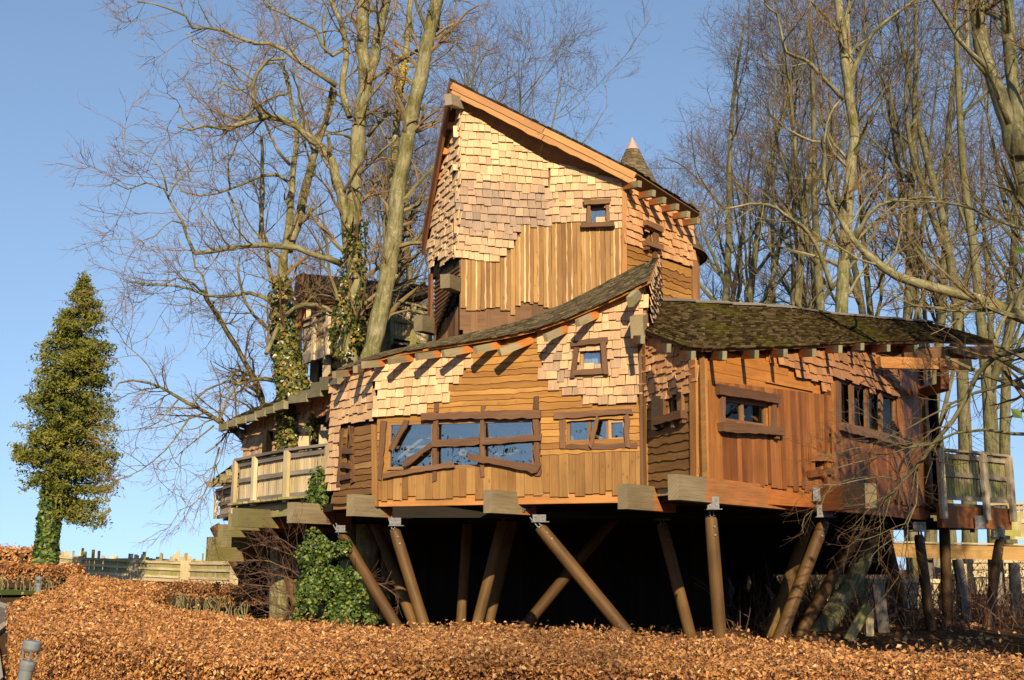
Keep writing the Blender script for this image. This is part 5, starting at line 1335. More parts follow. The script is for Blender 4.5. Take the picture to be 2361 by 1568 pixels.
def twigs(limbs, spec, mat, parent, name='crown'):
    """successive generations of side shoots on the given limbs"""
    K = 14; P = np.array([resample(p, K) for p, r in limbs]); Rr = np.array([np.interp(np.linspace(0, 1, K), np.linspace(0, 1, len(r)), r) for p, r in limbs])
    mb = MB()
    Ls = np.linalg.norm(np.diff(P, axis=1), axis=2).sum(1)
    for g, s in enumerate(spec):
        if g == 0:
            parts = [sprout(P[i:i + 1], Rr[i:i + 1], max(1, int(Ls[i] * s['n'])), s.get('t0', .15), s['ang'], s['len'] , s['k'], s['w'], s['up'], s['rf'], s['rm']) for i in range(len(P))]
            P2 = np.concatenate([p for p, _ in parts]); R2 = np.concatenate([r for _, r in parts])
        else: P2, R2 = sprout(P, Rr, s['n'], s.get('t0', .15), s['ang'], s['len'], s['k'], s['w'], s['up'], s['rf'], s['rm'])
        mb.tubes(P2, R2, s['sides'], np.clip(NP.normal(s['tint'], .08, len(P2)), 0, 1)); P, Rr = P2, R2
    return mb.build(name, mat, parent)
SPEC = [dict(n=2.1, ang=50, len=1.9, k=7, w=.16, up=.05, rf=.36, rm=.0085, sides=5, tint=.52, t0=.12),
        dict(n=6, ang=45, len=0.95, k=6, w=.17, up=.05, rf=.55, rm=.007, sides=4, tint=.42, t0=.2),
        dict(n=4, ang=42, len=0.46, k=4, w=.16, up=.03, rf=.6, rm=.0045, sides=3, tint=.2, t0=.2)]
def photo_tree(name, label, base, trunks, limbs, spec=SPEC, mat='bark', group=None):
    root = thing(name, label, 'tree', base, group)
    mb = MB(); al = []
    for l in trunks:
        S, r = limb_line(*l); mb.tube(S, r, 14, 1.0, True, 0.025); al.append((S[len(S) // 3:], r[len(S) // 3:]))
    tr = mb.build('trunk', M[mat], root)
    for p in tr.data.polygons: p.use_smooth = len(p.vertices) == 4
    for l in limbs:
        S, r = limb_line(*l); mb = MB(); mb.tube(S, r, 9, 1.0, True, 0.03); ob = mb.build('limb', M[mat], root)
        for p in ob.data.polygons: p.use_smooth = len(p.vertices) == 4
        al.append((S, r)); al.append((S[len(S) // 2:], r[len(S) // 2:]))
    twigs(al, spec, M[mat], root)
    return root
def foot(u, v, Y):
    p = at(u, v, Y); return (p[0], p[1], gz(p[0], p[1]))
G = 'bare trees rising through the treehouse'
# left trunk, forking in two, ivy up to the fork
d7 = lambda *p: c7(*p)
t1b = at(652, 1100, 31); 
photo_tree('bare_tree', 'bare tree whose ivy-covered trunk forks in two above the left balcony', foot(648, 1300, 31),
    [([(640, 1440), (645, 1250), (652, 1060)] + d7((870, 1500), (862, 1200), (888, 1000), (900, 880), (912, 700), (930, 560), (905, 420), (870, 260)), 31, 30.6, 22, 3),
     (d7((890, 1050), (925, 950), (955, 830), (985, 700), (1010, 620), (1050, 500), (1090, 380)), 30.9, 31.6, 13, 5)],
    [(d7((905, 770), (850, 730), (780, 735), (700, 770), (620, 800), (530, 820), (440, 800)), 30.8, 29.6, 6, 2),
     (d7((775, 1000), (785, 800), (780, 570)), 31.5, 31.2, 7, 5), (d7((850, 1250), (820, 1150), (790, 1000), (775, 850)), 31.3, 31.6, 8, 6),
     (d7((840, 1280), (780, 1240), (700, 1225), (640, 1240), (560, 1240), (450, 1200), (350, 1190), (215, 1180)), 31, 29.5, 7, 2),
     (d7((850, 1480), (830, 1400), (740, 1310), (700, 1230), (680, 1130), (690, 1070)), 31, 30, 7, 3),
     (d7((850, 1380), (900, 1300), (960, 1275), (1040, 1280), (1090, 1330)), 30.6, 29.2, 9, 7),
     (d7((800, 1480), (840, 1390), (870, 1320)), 29.8, 30.6, 7, 8),
     (d7((900, 690), (850, 640), (800, 520), (760, 440), (740, 350)), 30.8, 30.2, 6, 2),
     (d7((940, 540), (900, 430), (895, 330), (860, 260), (790, 270), (755, 310), (750, 400), (740, 480)), 30.7, 30.0, 4, 3),
     (d7((1000, 640), (960, 560), (930, 440), (940, 330), (900, 180)), 31.2, 32, 5, 2),
     (d7((640, 800), (680, 900), (690, 1010)), 29.9, 29.8, 4, 3), (d7((650, 790), (640, 700), (680, 600), (690, 520)), 29.9, 29.6, 4, 1.5),
     (d7((940, 940), (1000, 870)), 30.9, 30.4, 7, 6)])
# the middle, tallest trunk with many big limbs to the left
photo_tree('bare_tree', 'tallest bare tree left of the tower, ivy on its trunk and long limbs reaching left', foot(806, 1300, 29.2),
    [([(812, 1440), (808, 1200), (806, 1000)] + d7((1150, 1500), (1168, 1200), (1168, 1000), (1165, 880), (1180, 650), (1198, 450), (1215, 340), (1205, 200), (1205, 0), (1205, -150)), 29.2, 28.6, 25, 13),
     (d7((1210, 380), (1250, 250), (1270, 150), (1300, 0), (1320, -120)), 28.9, 28.4, 13, 10)],
    [(d7((1160, 1130), (1135, 950), (1125, 850), (1090, 740), (1060, 640), (985, 585), (920, 520), (850, 490), (780, 490), (740, 505), (690, 520), (620, 550)), 29.1, 27.6, 15, 5),
     (d7((690, 515), (640, 545), (560, 525), (500, 540), (430, 530)), 27.7, 27.2, 6, 3), (d7((500, 540), (460, 500), (440, 440), (430, 470)), 27.4, 27.1, 3, 2),
     (d7((1150, 490), (1120, 380), (1130, 250), (1130, 150), (1080, 20), (1050, -60)), 28.9, 29.6, 12, 8),
     (d7((1095, 360), (1030, 315), (960, 270), (880, 210), (800, 180), (720, 175), (640, 140), (600, 120), (540, 118), (480, 115), (462, 75), (440, 50), (340, 20), (260, 5)), 28.9, 26.8, 9, 2),
     (d7((1115, 1105), (1080, 1090), (1000, 1065), (930, 1038), (850, 1030), (780, 1025), (700, 1030), (600, 1045), (500, 1060)), 29.1, 27.6, 11, 6),
     (d7((500, 1060), (470, 1000), (450, 930), (400, 840), (385, 800), (340, 770), (280, 765), (210, 790), (150, 760)), 27.6, 26.8, 6, 1.5),
     (d7((450, 935), (400, 920), (330, 990), (240, 1010)), 27.4, 27.0, 3, 1), (d7((385, 800), (370, 720), (300, 650), (210, 600)), 27.0, 26.4, 3, 1), (d7((395, 820), (440, 740), (520, 700)), 27.1, 27.6, 3, 1),
     (d7((1215, 350), (1290, 300), (1350, 255), (1400, 230), (1460, 195), (1530, 130), (1610, 90)), 28.8, 27.4, 7, 4),
     (d7((1180, 600), (1150, 570), (1100, 560), (1060, 560)), 28.9, 28.2, 5, 4), (d7((1060, 560), (1065, 610), (1060, 640)), 28.2, 28.4, 6, 7),
     (d7((1225, 570), (1270, 510), (1330, 470), (1400, 455), (1460, 455)), 28.9, 28.0, 7, 5),
     (d7((1130, 200), (1060, 230), (1000, 120), (900, 70), (800, 30), (770, -30)), 29.3, 28.2, 7, 3), (d7((1050, 220), (1040, 120), (1050, 50)), 29.2, 29.5, 5, 3),
     (d7((780, 490), (745, 420), (750, 330), (800, 260), (880, 245)), 27.8, 27.4, 6, 5), (d7((700, 500), (760, 440), (840, 400), (890, 390)), 27.8, 28, 5, 4),
     (d7((540, 118), (460, 150), (560, 210), (620, 260), (700, 300), (750, 340)), 27.6, 27.8, 2, 3), (d7((750, 340), (690, 380), (620, 350), (560, 410)), 27.8, 27.2, 4, 2),
     (d7((1080, 340), (1060, 420), (1040, 520), (980, 600)), 29, 30, 6, 5), (d7((820, 30), (780, -30)), 28, 28, 3, 2)])
# the pair leaning right in front of the tower
photo_tree('bare_tree', 'smooth pale trunk leaning right, just left of the tower', foot(850, 1300, 28.4),
    [([(846, 1440), (846, 1100), (850, 860)] + d7((1245, 1450), (1290, 1250), (1315, 1100), (1330, 1000), (1350, 800), (1375, 680), (1400, 550), (1440, 350), (1480, 150), (1520, 0), (1550, -120)), 28.4, 27.4, 27, 14)],
    [(d7((1290, 1270), (1325, 1190), (1345, 1150)), 28.2, 27.9, 9, 6), (d7((1440, 300), (1540, 230), (1600, 170)), 27.7, 27, 3, 1.5), (d7((1380, 640), (1440, 720), (1500, 780)), 27.9, 28.4, 3, 1.5), (d7((1460, 260), (1410, 130), (1440, 20)), 27.6, 28.4, 4, 2)])
photo_tree('bare_tree', 'slim bare trunk with yellow lichen behind the trunk leaning right', foot(880, 1300, 30.4),
    [([(890, 1440), (892, 1000)] + d7((1300, 1200), (1320, 900), (1335, 650), (1352, 430), (1372, 300), (1385, 200), (1400, 50), (1405, -60)), 30.4, 30.8, 14, 7)],
    [(d7((1380, 250), (1310, 210), (1280, 150), (1230, 110)), 30.6, 31.4, 5, 2), (d7((1340, 640), (1290, 560), (1250, 470)), 30.5, 31, 4, 2)])
mb = MB()
for u, v, Y, r in ((928, 165, 30.42, .10), (921, 193, 30.4, .12)): 
    p = at(u, v, Y - .12); mb.leaves(p + NP.normal(0, 1, (160, 3)) * [.09, .03, .22], .05, np.array([[0, -1, .2]]), .5, .9, .1)
tag(mb.build('lichen', leaf_mat('yellow_lichen', [(0, (.35, .24, .02)), (1, (.5, .38, .05))], .9, 0, .1), None, tuple(at(925, 180, 30.3))), 'patch of yellow lichen high on the slim trunk', 'lichen')
# small spreading tree behind the left wing
photo_tree('bare_tree', 'low bare tree spreading left from behind the mossy eave, drooping over the hedge', foot(622, 1300, 36.6),
    [([(622, 1440), (620, 1100), (608, 940), (590, 880), (545, 800), (515, 750), (493, 715), (475, 690), (468, 672)], 36.6, 31.4, 12, 6)],
    [([(472, 680), (440, 650), (400, 640), (366, 661), (300, 650)], 31.4, 30, 4, 1.2), ([(480, 690), (470, 640), (452, 620), (440, 560)], 31.4, 31.4, 4, 2),
     (c1((905, 740), (890, 690), (800, 630), (750, 590), (700, 570), (640, 530), (580, 500), (520, 480), (440, 480), (410, 520)), 33, 30.2, 9, 2), (c1((870, 660), (850, 640), (800, 700), (750, 740)), 32.6, 31.5, 4, 2),
     (c1((700, 570), (740, 520), (820, 480), (860, 440)), 31.4, 32, 4, 2.5), (c1((800, 630), (820, 560), (880, 470), (900, 440)), 32, 32.4, 4, 4), (c1((580, 500), (540, 420), (470, 350), (440, 330)), 30.6, 30, 3, 1),
     (c1((650, 545), (560, 640), (440, 660)), 31, 29.6, 3, 1), (c1((700, 600), (600, 730), (500, 810), (420, 840)), 31.6, 30, 3, 1), (c1((800, 720), (740, 900), (650, 950)), 32, 31, 3, 1), (c1((780, 640), (680, 720), (640, 760)), 32, 31, 3, 1),
     (c1((960, 560), (930, 480), (890, 400), (830, 300), (780, 220)), 33.5, 33, 6, 3), (c1((1010, 480), (930, 470), (880, 490), (835, 480)), 33, 32, 7, 4)],
    [dict(n=2.4, ang=48, len=1.7, k=7, w=.15, up=-.02, rf=.5, rm=.010, sides=5, tint=.6, t0=.1), dict(n=5, ang=42, len=0.9, k=6, w=.15, up=-.02, rf=.6, rm=.0065, sides=4, tint=.35, t0=.2), dict(n=4, ang=40, len=0.45, k=4, w=.15, up=0, rf=.6, rm=.0045, sides=3, tint=.2, t0=.2)])

# woodland behind, from a few grown trees
WS = [dict(n=12, ang=42, len=6.0, k=10, w=.13, up=.12, rf=.55, rm=.02, sides=6, tint=.98, t0=.3), dict(n=7, ang=46, len=2.9, k=7, w=.17, up=.07, rf=.5, rm=.011, sides=4, tint=.7, t0=.15), dict(n=6, ang=44, len=1.35, k=5, w=.18, up=.05, rf=.55, rm=.0065, sides=3, tint=.36, t0=.15), dict(n=4, ang=40, len=0.62, k=3, w=.16, up=.03, rf=.65, rm=.0045, sides=3, tint=.22, t0=.2)]
def grown_tree(H, r, lean, fork, spec, label, group, density=1.0, name='bare_tree', t0=.3, low=0):
    root = thing(name, label, 'tree', (0, 0, 0), group)
    k = 16; P = np.zeros((k, 3)); D = np.array([lean, 0, 1.0])
    for i in range(1, k):
        D = unit(D + NP.normal(0, .045, 3) * [1, 1, 0] + [0, 0, .04]); P[i] = P[i - 1] + D * H / (k - 1)
    rr = r * (1 - 0.85 * np.linspace(0, 1, k) ** 1.1); rr[0] *= 1.25
    tr = MB(); tr.tube(P, rr, 12, 1.0, True, .02)
    stems = [(P[None], rr[None])]
    if fork:
        f0 = int(k * fork); D = unit(np.array([-lean * 2 + R.choice((-1, 1)) * .35, R.uniform(-.2, .2), 1])); Q = np.zeros((k, 3)); Q[0] = P[f0]
        for i in range(1, k):
            D = unit(D + NP.normal(0, .05, 3) * [1, 1, 0] + [0, 0, .10]); Q[i] = Q[i - 1] + D * (H * (1 - fork) * .95) / (k - 1)
        qr = rr[f0] * .8 * (1 - .85 * np.linspace(0, 1, k)); tr.tube(Q, qr, 10, 1.0, True, .02); stems.append((Q[None], qr[None]))
    ob = tr.build('trunk', M['bark_wood'], root)
    for p in ob.data.polygons: p.use_smooth = len(p.vertices) == 4
    mb = MB(); Pp = np.concatenate([s[0] for s in stems]); Rp = np.concatenate([s[1] for s in stems])
    for g, s in enumerate(spec):
        n = max(1, int(s['n'] * (density if g == 0 else 1)))
        Pp, Rp = sprout(Pp, Rp, n, t0 if g == 0 else s['t0'], s['ang'], s['len'] * (H / 24.0 if g == 0 else 1), s['k'], s['w'], s['up'], s['rf'], s['rm'])
        mb.tubes(Pp, Rp, s['sides'], np.clip(NP.normal(s['tint'], .08, len(Pp)), 0, 1))
    mb.build('crown', M['bark_wood'], root)
    return root
def plant_copy(src, u, Y, s, rz, label, group=None, v=1312, xy=None):
    o = src.copy(); COL.objects.link(o)
    p = at(u, v, Y) if xy is None else np.array([xy[0], xy[1], 0])
    o.location = (p[0], p[1], gz(p[0], p[1]) - .05); o.rotation_euler = (0, 0, rz); o.scale = (s, s, s); o["label"] = label
    if group: o["group"] = group
    for c in src.children:
        q = c.copy(); COL.objects.link(q); q.parent = o
    return o
WG = 'bare woodland trees behind the treehouse'
wl = 'tall slender bare tree in the woodland behind the treehouse'
protos = [grown_tree(24, .27, .02, 0, WS, wl, WG, 1.0, t0=.34), grown_tree(24, .24, -.03, .35, WS, wl, WG, .75, t0=.45), grown_tree(24, .30, .04, .5, WS, wl, WG, .7, t0=.4), grown_tree(24, .22, 0, .28, WS, wl, WG, .8, t0=.4), grown_tree(24, .26, .03, .6, WS, wl, WG, .8, t0=.3)]
spots = [(1661, 50, .98), (1728, 47, 1.0), (1700, 62, .95), (1790, 58, 1.0), (1833, 45, 1.0), (1890, 44, 1.0), (1924, 56, 1), (2020, 60, 1.05), (2053, 50, 1), (2110, 47, 1.05), (2148, 52, 1.05), (2200, 62, 1.1), (2240, 46, 1.0), (2296, 40, 1.0), (2340, 54, 1.1), (2390, 48, 1.1), (1640, 68, .88), (1585, 60, .80), (1530, 64, .80), (1470, 66, .70), (1400, 66, .58), (1335, 70, .52),
         (1137, 52, .93), (1082, 50, .96), (1195, 60, .74), (1245, 66, .70), (1020, 56, .84), (960, 50, .78), (900, 58, .84), (840, 54, .8), (780, 60, .8), (720, 56, .7), (1000, 46, .68), (2150, 70, 1.1), (1860, 70, 1.0), (2330, 72, 1.1)]
for i, (u, Y, s) in enumerate(spots):
    pr = protos[i % 5]
    side = 'right of the tower' if u > 1620 else 'left of the tower' if u < 1010 else 'above the tower roof'
    lab = 'tall slender bare woodland tree standing %s among its like' % side
    if u > 1620: lab = 'bare woodland tree in the wood over the mossy right-hand roof'
    elif u > 1260: lab = 'bare woodland tree showing beside the cone turret'
    elif u >= 1000: lab = 'bare woodland tree fanning out above the tower roof'
    else: lab = 'bare woodland tree seen between the ivy-clad trunks'
    if i < 5:
        p = at(u, 1312, Y); pr.location = (p[0], p[1], gz(p[0], p[1]) - .05); pr.scale = (s, s, s); pr.rotation_euler = (0, 0, R.random() * 6.3); pr["label"] = lab
    else: plant_copy(pr, u, Y, s * R.uniform(.95, 1.05), R.random() * 6.3, lab, WG)
# big individual trees on the right
SP2 = [dict(n=1.2, ang=50, len=2.3, k=7, w=.14, up=.06, rf=.42, rm=.013, sides=5, tint=.75, t0=.1), dict(n=5, ang=45, len=1.15, k=6, w=.15, up=.06, rf=.55, rm=.008, sides=4, tint=.42, t0=.2), dict(n=5, ang=42, len=0.55, k=4, w=.15, up=.04, rf=.6, rm=.0055, sides=3, tint=.2, t0=.2)]
photo_tree('bare_tree', 'thickest bare trunk rising behind the middle of the mossy roof', foot(1940, 1312, 38),
    [([(1935, 1380), (1940, 1000)] + c8((1045, 1500), (1060, 1200), (1080, 900), (1105, 650), (1085, 500), (1072, 380), (1045, 150), (1030, 0), (1020, -150)), 38, 37, 19, 9)],
    [(c8((1075, 480), (1100, 350), (1160, 220), (1210, 140), (1330, 50), (1400, 0)), 37.6, 36, 11, 4), (c8((1085, 420), (1085, 300), (1070, 150), (1085, 0), (1090, -100)), 37.6, 38, 10, 8),
     (c8((1050, 480), (1000, 420), (950, 370), (880, 295), (820, 270), (770, 240), (740, 80), (700, 50), (660, 0)), 37.4, 35, 8, 3), (c8((1040, 160), (940, 50), (890, 0)), 37, 36, 6, 4),
     (c8((1105, 1160), (1060, 1080), (1010, 1010), (960, 850), (960, 700), (900, 680), (770, 620), (720, 560)), 37.8, 35.4, 10, 2.5), (c8((1000, 1400), (960, 1270), (900, 1150), (850, 1090), (800, 1060), (740, 1010), (700, 990), (640, 980), (480, 1010)), 37, 34.6, 8, 3),
     (c8((1110, 1160), (1180, 1030), (1280, 970), (1390, 955), (1500, 955)), 37.6, 36, 8, 4), (c8((960, 690), (985, 560), (1040, 480)), 35.8, 36.2, 4, 3)], SP2, 'bark')
photo_tree('bare_tree', 'bare tree with twin pale trunks in the upper right corner', foot(2450, 1312, 24),
    [([(2455, 1500), (2440, 900), (2400, 560), (2362, 430)] + c8((1870, 700), (1855, 600), (1790, 420), (1740, 300), (1705, 150), (1690, 0), (1680, -120)), 24, 23.4, 26, 17),
     (c8((1900, 760), (1895, 600), (1880, 450), (1860, 300), (1850, 150), (1840, 0), (1835, -120)), 23.6, 23.8, 17, 14)],
    [(c8((1850, 600), (1790, 430), (1740, 320), (1640, 230), (1560, 110), (1500, 20), (1450, -60)), 23.2, 22, 10, 5), (c8((1770, 380), (1660, 250), (1650, 100), (1640, 0)), 23, 23, 7, 4), (c8((1840, 200), (1780, 100), (1740, 0)), 23.6, 24.5, 6, 5)], SP2, 'bark')
photo_tree('bare_tree', 'bare tree off the right edge with long low limbs sweeping over the mossy roof', foot(2520, 1312, 22),
    [([(2530, 1500), (2520, 1100), (2500, 850), (2495, 500), (2500, 100)], 22, 22, 30, 20)],
    [([(2505, 860), (2440, 780), (2361, 731), (2253, 688), (2134, 660), (2038, 621), (1990, 575), (1960, 545), (1935, 500)], 22, 25, 20, 6), ([(2500, 700), (2440, 560), (2330, 520), (2200, 470), (2053, 464)], 22, 25.5, 9, 3),
     ([(2490, 920), (2400, 880), (2290, 800), (2361, 640), (2350, 500)], 22, 23, 9, 4)], SP2, 'bark')
photo_tree('bare_tree', 'bare branches hanging in front of the right-hand wall and its small deck', foot(2480, 1312, 17.5),
    [([(2500, 1560), (2490, 1200), (2470, 900), (2440, 700), (2430, 400)], 17.5, 17.5, 30, 18)],
    [([(2470, 860), (2400, 800), (2310, 815), (2264, 845), (2215, 945), (2154, 1025), (2100, 1090), (2050, 1150), (2005, 1190)], 17.5, 19.3, 11, 4), ([(2480, 1000), (2361, 1002), (2280, 990), (2181, 1006), (2110, 1035), (2020, 1010)], 17.4, 18.6, 7, 2),
     ([(2470, 830), (2361, 872), (2280, 900), (2201, 920), (2160, 1000)], 17.5, 18.8, 7, 4), ([(2160, 1020), (2100, 1030), (2000, 1060), (1890, 1090)], 19, 18.6, 3, 1), ([(2115, 1080), (2110, 1160), (2090, 1230), (2095, 1290)], 19, 18.8, 3, 1), ([(2080, 1110), (2020, 1100), (1920, 1120), (1830, 1110)], 19.1, 18.7, 2.6, .8)],
    [dict(n=2.2, ang=45, len=1.3, k=8, w=.14, up=-.03, rf=.45, rm=.008, sides=5, tint=.6, t0=.12), dict(n=4, ang=42, len=0.75, k=6, w=.15, up=-.02, rf=.6, rm=.0045, sides=4, tint=.35, t0=.2), dict(n=3, ang=40, len=0.36, k=4, w=.15, up=0, rf=.6, rm=.003, sides=3, tint=.2, t0=.2)], 'bark_wood')
# leaning trunk under the house
root = thing('tree_trunk', 'thick pale tree trunk leaning under the right-hand block among the posts', 'tree', foot(1874, 1487, 24))
S, r = limb_line([(1850, 1530), (1874, 1480), (1920, 1415), (1961, 1347), (1995, 1270), (2020, 1190)], 27.6, 29.5, 23, 19); mb = MB(); mb.tube(S, r, 14, 1.0, True, .03); o = mb.build('trunk', M['bark'], root)
twigs([(S, r)], [dict(n=3, ang=60, len=.5, k=5, w=.2, up=0, rf=.1, rm=.004, sides=3, tint=.3, t0=.3)], M['twig'], root)
# trees beside and behind the photographer, whose shadows fall on the hedge and the right-hand block
for k, (x, y, s) in enumerate(((10.6, 9.0, .80), (13.0, 12.0, .82), (11.8, 5.5, .78), (3.0, -17, .62), (-1.5, -22, .66), (6.5, -12, .60))):
    plant_copy(protos[(k + 1) % 5], 0, 0, s, k * 1.1, 'bare tree standing beyond the edge of the view, %s' % ('beside the hedge on the right' if k < 3 else 'behind the viewer'), 'bare trees outside the view', xy=(x, y))

# ================================================================ conifer with an ivy-clad trunk
cb_ = at(105, 1306, 52); cf = thing('conifer_tree', 'tall green conifer with a narrow pointed crown and ivy-covered bare lower trunk', 'tree', (cb_[0], cb_[1], gz(0, 52)))
prof_l = [(640, 193), (662, 180), (703, 155), (747, 122), (810, 84), (880, 66), (950, 40), (1019, 32), (1088, 42), (1114, 80), (1140, 110), (1190, 215)]
prof_r = [(640, 197), (660, 216), (722, 243), (785, 258), (855, 268), (956, 267), (1070, 271), (1145, 272), (1188, 242), (1200, 225)]
axis = [(1330, 104), (1260, 108), (1200, 114), (1120, 124), (1000, 140), (850, 165), (740, 185), (640, 195)]
ax_p = np.array([at(u, v, 52) for v, u in axis])
mb = MB(); mb.tube(smooth_line(ax_p, 24), np.linspace(.42, .03, 24), 12, 1.0); tr = mb.build('trunk', M['bark_wood'], cf)
L, B, S, Tt = [], [], [], []
bp, br = [], []
for v in np.concatenate([np.linspace(650, 760, 64), np.linspace(765, 1185, 270)]) + NP.normal(0, 7, 334):
    ua = np.interp(v, [a[0] for a in axis][::-1], [a[1] for a in axis][::-1])
    ul = np.interp(v, [p[0] for p in prof_l], [p[1] for p in prof_l]); ur = np.interp(v, [p[0] for p in prof_r], [p[1] for p in prof_r])
    th_ = R.random() * 2 * math.pi; c = math.cos(th_)
    if v > 1105 and c < 0.0 or v > 1190: continue
    reach = (ur - ua) * max(c, 0) + (ua - ul) * max(-c, 0); side = (ur - ul) / 2 * abs(math.sin(th_))
    f = R.choice((R.uniform(.6, .85), R.uniform(.9, 1.06), R.uniform(.95, 1.12))) / F * 52
    o = at(ua, v - 14, 52); Lr = math.hypot(reach, side) * f
    tip = o + np.array([math.copysign(reach, c) * f, math.sin(th_) * side * f * 1.0, R.uniform(-.42, -.05) * Lr])
    d = unit(tip - o); sd = unit(np.cross(d, [0, 0, 1])); n = 3 + int(Lr / 0.22)
    tb = R.gauss(0, .13)
    for j in range(n):
        t = (j + .5 + R.uniform(-.4, .4)) / n
        if t < .22: continue
        q = o + (tip - o) * t + [0, 0, -.30 * t * (1 - t) * Lr * .5 + .14 * t ** 3 * Lr]
        m = 20; wdt = (.10 + .26 * math.sin(min(t * 1.15, 1) * math.pi) ** .7) * min(1, .35 + Lr * .4)
        s_ = NP.normal(0, 1, (m, 1))
        pts = q + sd * s_ * wdt + d * NP.normal(0, .12, (m, 1)) + np.array([0, 0, -1]) * (np.abs(NP.normal(0, .16, (m, 1))) + np.abs(s_) * .08)
        L.append(pts); B.append(np.tile([d[0] * .4, d[1] * .4 - .1, .55], (m, 1))); S.append(NP.uniform(.11, .25, m)); Tt.append(np.clip(NP.normal(.40 + .25 * t + tb, .14, m), 0, 1))
    bp.append([o, o * .6 + tip * .4 + [0, 0, -.05], o * .1 + tip * .9]); br.append([.035, .022, .01])
for k in range(7):
    q = at(195 + k * .4, 640 - 2 + k * 3, 52); L.append(q + NP.normal(0, .06, (10, 3)) * [1, 1, 1.5]); B.append(np.tile([0, -.2, .3], (10, 1))); S.append(NP.uniform(.1, .2, 10)); Tt.append(NP.uniform(.4, .8, 10))
mb = MB(); mb.leaves(np.vstack(L), np.concatenate(S), np.vstack(B), .8, .34, .2, np.concatenate(Tt)); mb.build('crown', M['conifer'], cf)
mb = MB(); mb.tubes(np.array(bp), np.array(br), 4, np.full(len(bp), .9)); mb.build('branches', M['bark_wood'], cf)

# ================================================================ ivy
def ivy_on(line, rad_, dens, size, label, loc, mat='ivy', cover=lambda t: 1.0, seed_gap=0.0, z=0.05):
    mb = MB(); S = smooth_line(line, 60); Ln = np.linalg.norm(np.diff(S, axis=0), axis=1).sum(); N = int(Ln * dens)
    t = NP.random(N); keep = np.array([R.random() < cover(x) for x in t]); t = t[keep]; N = len(t)
    P = np.stack([np.interp(t * 59, np.arange(60), S[:, i]) for i in range(3)], 1)
    r = np.interp(t, np.linspace(0, 1, len(rad_)), rad_)
    a = NP.uniform(0, 2 * math.pi, N)
    if seed_gap:
        g = np.sin(a * 2 + t * 14) + np.sin(a * 3 - t * 23 + 1); k = g > -seed_gap; P, r, a, t = P[k], r[k], a[k], t[k]; N = len(t)
    off = np.stack([np.cos(a), np.sin(a), np.zeros(N)], 1)
    P = P + off * (r + NP.normal(z, .05, N))[:, None]
    mb.leaves(P, NP.uniform(.7, 1.3, N) * size, off + [0, 0, .3], .45, .85, .15)
    # stems hugging the bark
    for k in range(5):
        a0 = R.random() * 6.28; pts = [S[i] + np.array([math.cos(a0 + i * .05), math.sin(a0 + i * .05), 0]) * (np.interp(i / 59, np.linspace(0, 1, len(rad_)), rad_) + .015) for i in range(0, 60, 4)]
        mb.tube(pts, .012, 4, 0.1)
    return tag(mb.build('ivy', M[mat], None, loc), label, 'ivy')
ivy_on([at(105, 1308, 52), at(108, 1260, 52), at(114, 1200, 52), at(122, 1120, 52)], (.42, .36, .34, .30), 900, .20, 'ivy wrapped round the bare lower trunk of the conifer', tuple(cb_), 'ivy')
ivy_on([at(u, v, Y) for u, v, Y in ((678, 1060, 29.2), (680, 985, 29.4), (676, 900, 29.8), (662, 830, 30.3), (652, 720, 30.6), (648, 640, 30.7))], (.30, .34, .30, .26, .22, .16), 1100, .11, 'yellowing ivy climbing the forked trunk above the left balcony', tuple(at(678, 1060, 29.2)), 'ivy_dry', lambda t: 1 if t < .7 else .6)
ivy_on([at(u, v, 28.9) for u, v in ((806, 830), (800, 760), (808, 690), (818, 600), (820, 500))], (.30, .38, .26, .25, .22), 900, .10, 'yellowing ivy on the tallest trunk beside the hut balcony', tuple(at(806, 830, 28.9)), 'ivy_dry', lambda t: 1 - .6 * t, .3)
def ivy_mass(blobs, n, size, mat, label, loc, twig=0):
    mb = MB(); tot = sum(b[3] * b[4] for b in blobs)
    for u, v, Y, rx, rz in blobs:
        c = at(u, v, Y); k = int(n * rx * rz / tot)
        d = NP.normal(0, 1, (k, 3)); d /= np.linalg.norm(d, axis=1)[:, None]; rr = NP.uniform(.72, 1.08, (k, 1)) * (1 + .16 * np.sin(d[:, :1] * 7 + d[:, 2:] * 9))
        P = c + d * rr * [rx, rx * .6, rz]
        mb.leaves(P, NP.uniform(.6, 1.3, k) * size, d * .9 + [0, -.3, .3], .5, .85, .15)
    for _ in range(twig):
        b = R.choice(blobs); c = at(b[0], b[1], b[2]); a = R.random() * 6.28
        mb.tube([c, c + np.array([math.cos(a) * b[3] * .8, -.4, math.sin(a) * b[4] * .8]), c + np.array([math.cos(a + .2) * b[3] * 1.25, -.6, math.sin(a) * b[4] * 1.2 - .1])], [.015, .01, .006], 4, .3)
    return tag(mb.build('ivy_bush', M[mat], None, loc), label, 'ivy')
bl = []
for _ in range(46):
    v = R.uniform(1245, 1440); hw = np.interp(v, (1245, 1300, 1380, 1440), (38, 62, 78, 92)); cx_ = np.interp(v, (1245, 1300, 1440), (758, 748, 768))
    q = R.uniform(.10, .26); bl.append((cx_ + R.uniform(-1, 1) * hw * .85, v, 24.4 - (v - 1245) * .004 + R.uniform(-.25, .25), q, q * R.uniform(.7, 1.2)))
bl += [(705, 1262, 24.6, .16, .08), (685, 1280, 24.6, .10, .07), (815, 1290, 24.5, .12, .08), (690, 1425, 23.8, .18, .14), (845, 1425, 23.9, .2, .15)]
ivy_mass(bl, 9000, .075, 'ivy', 'dense glossy green ivy bush under the left end of the treehouse', foot(760, 1440, 24), 26)
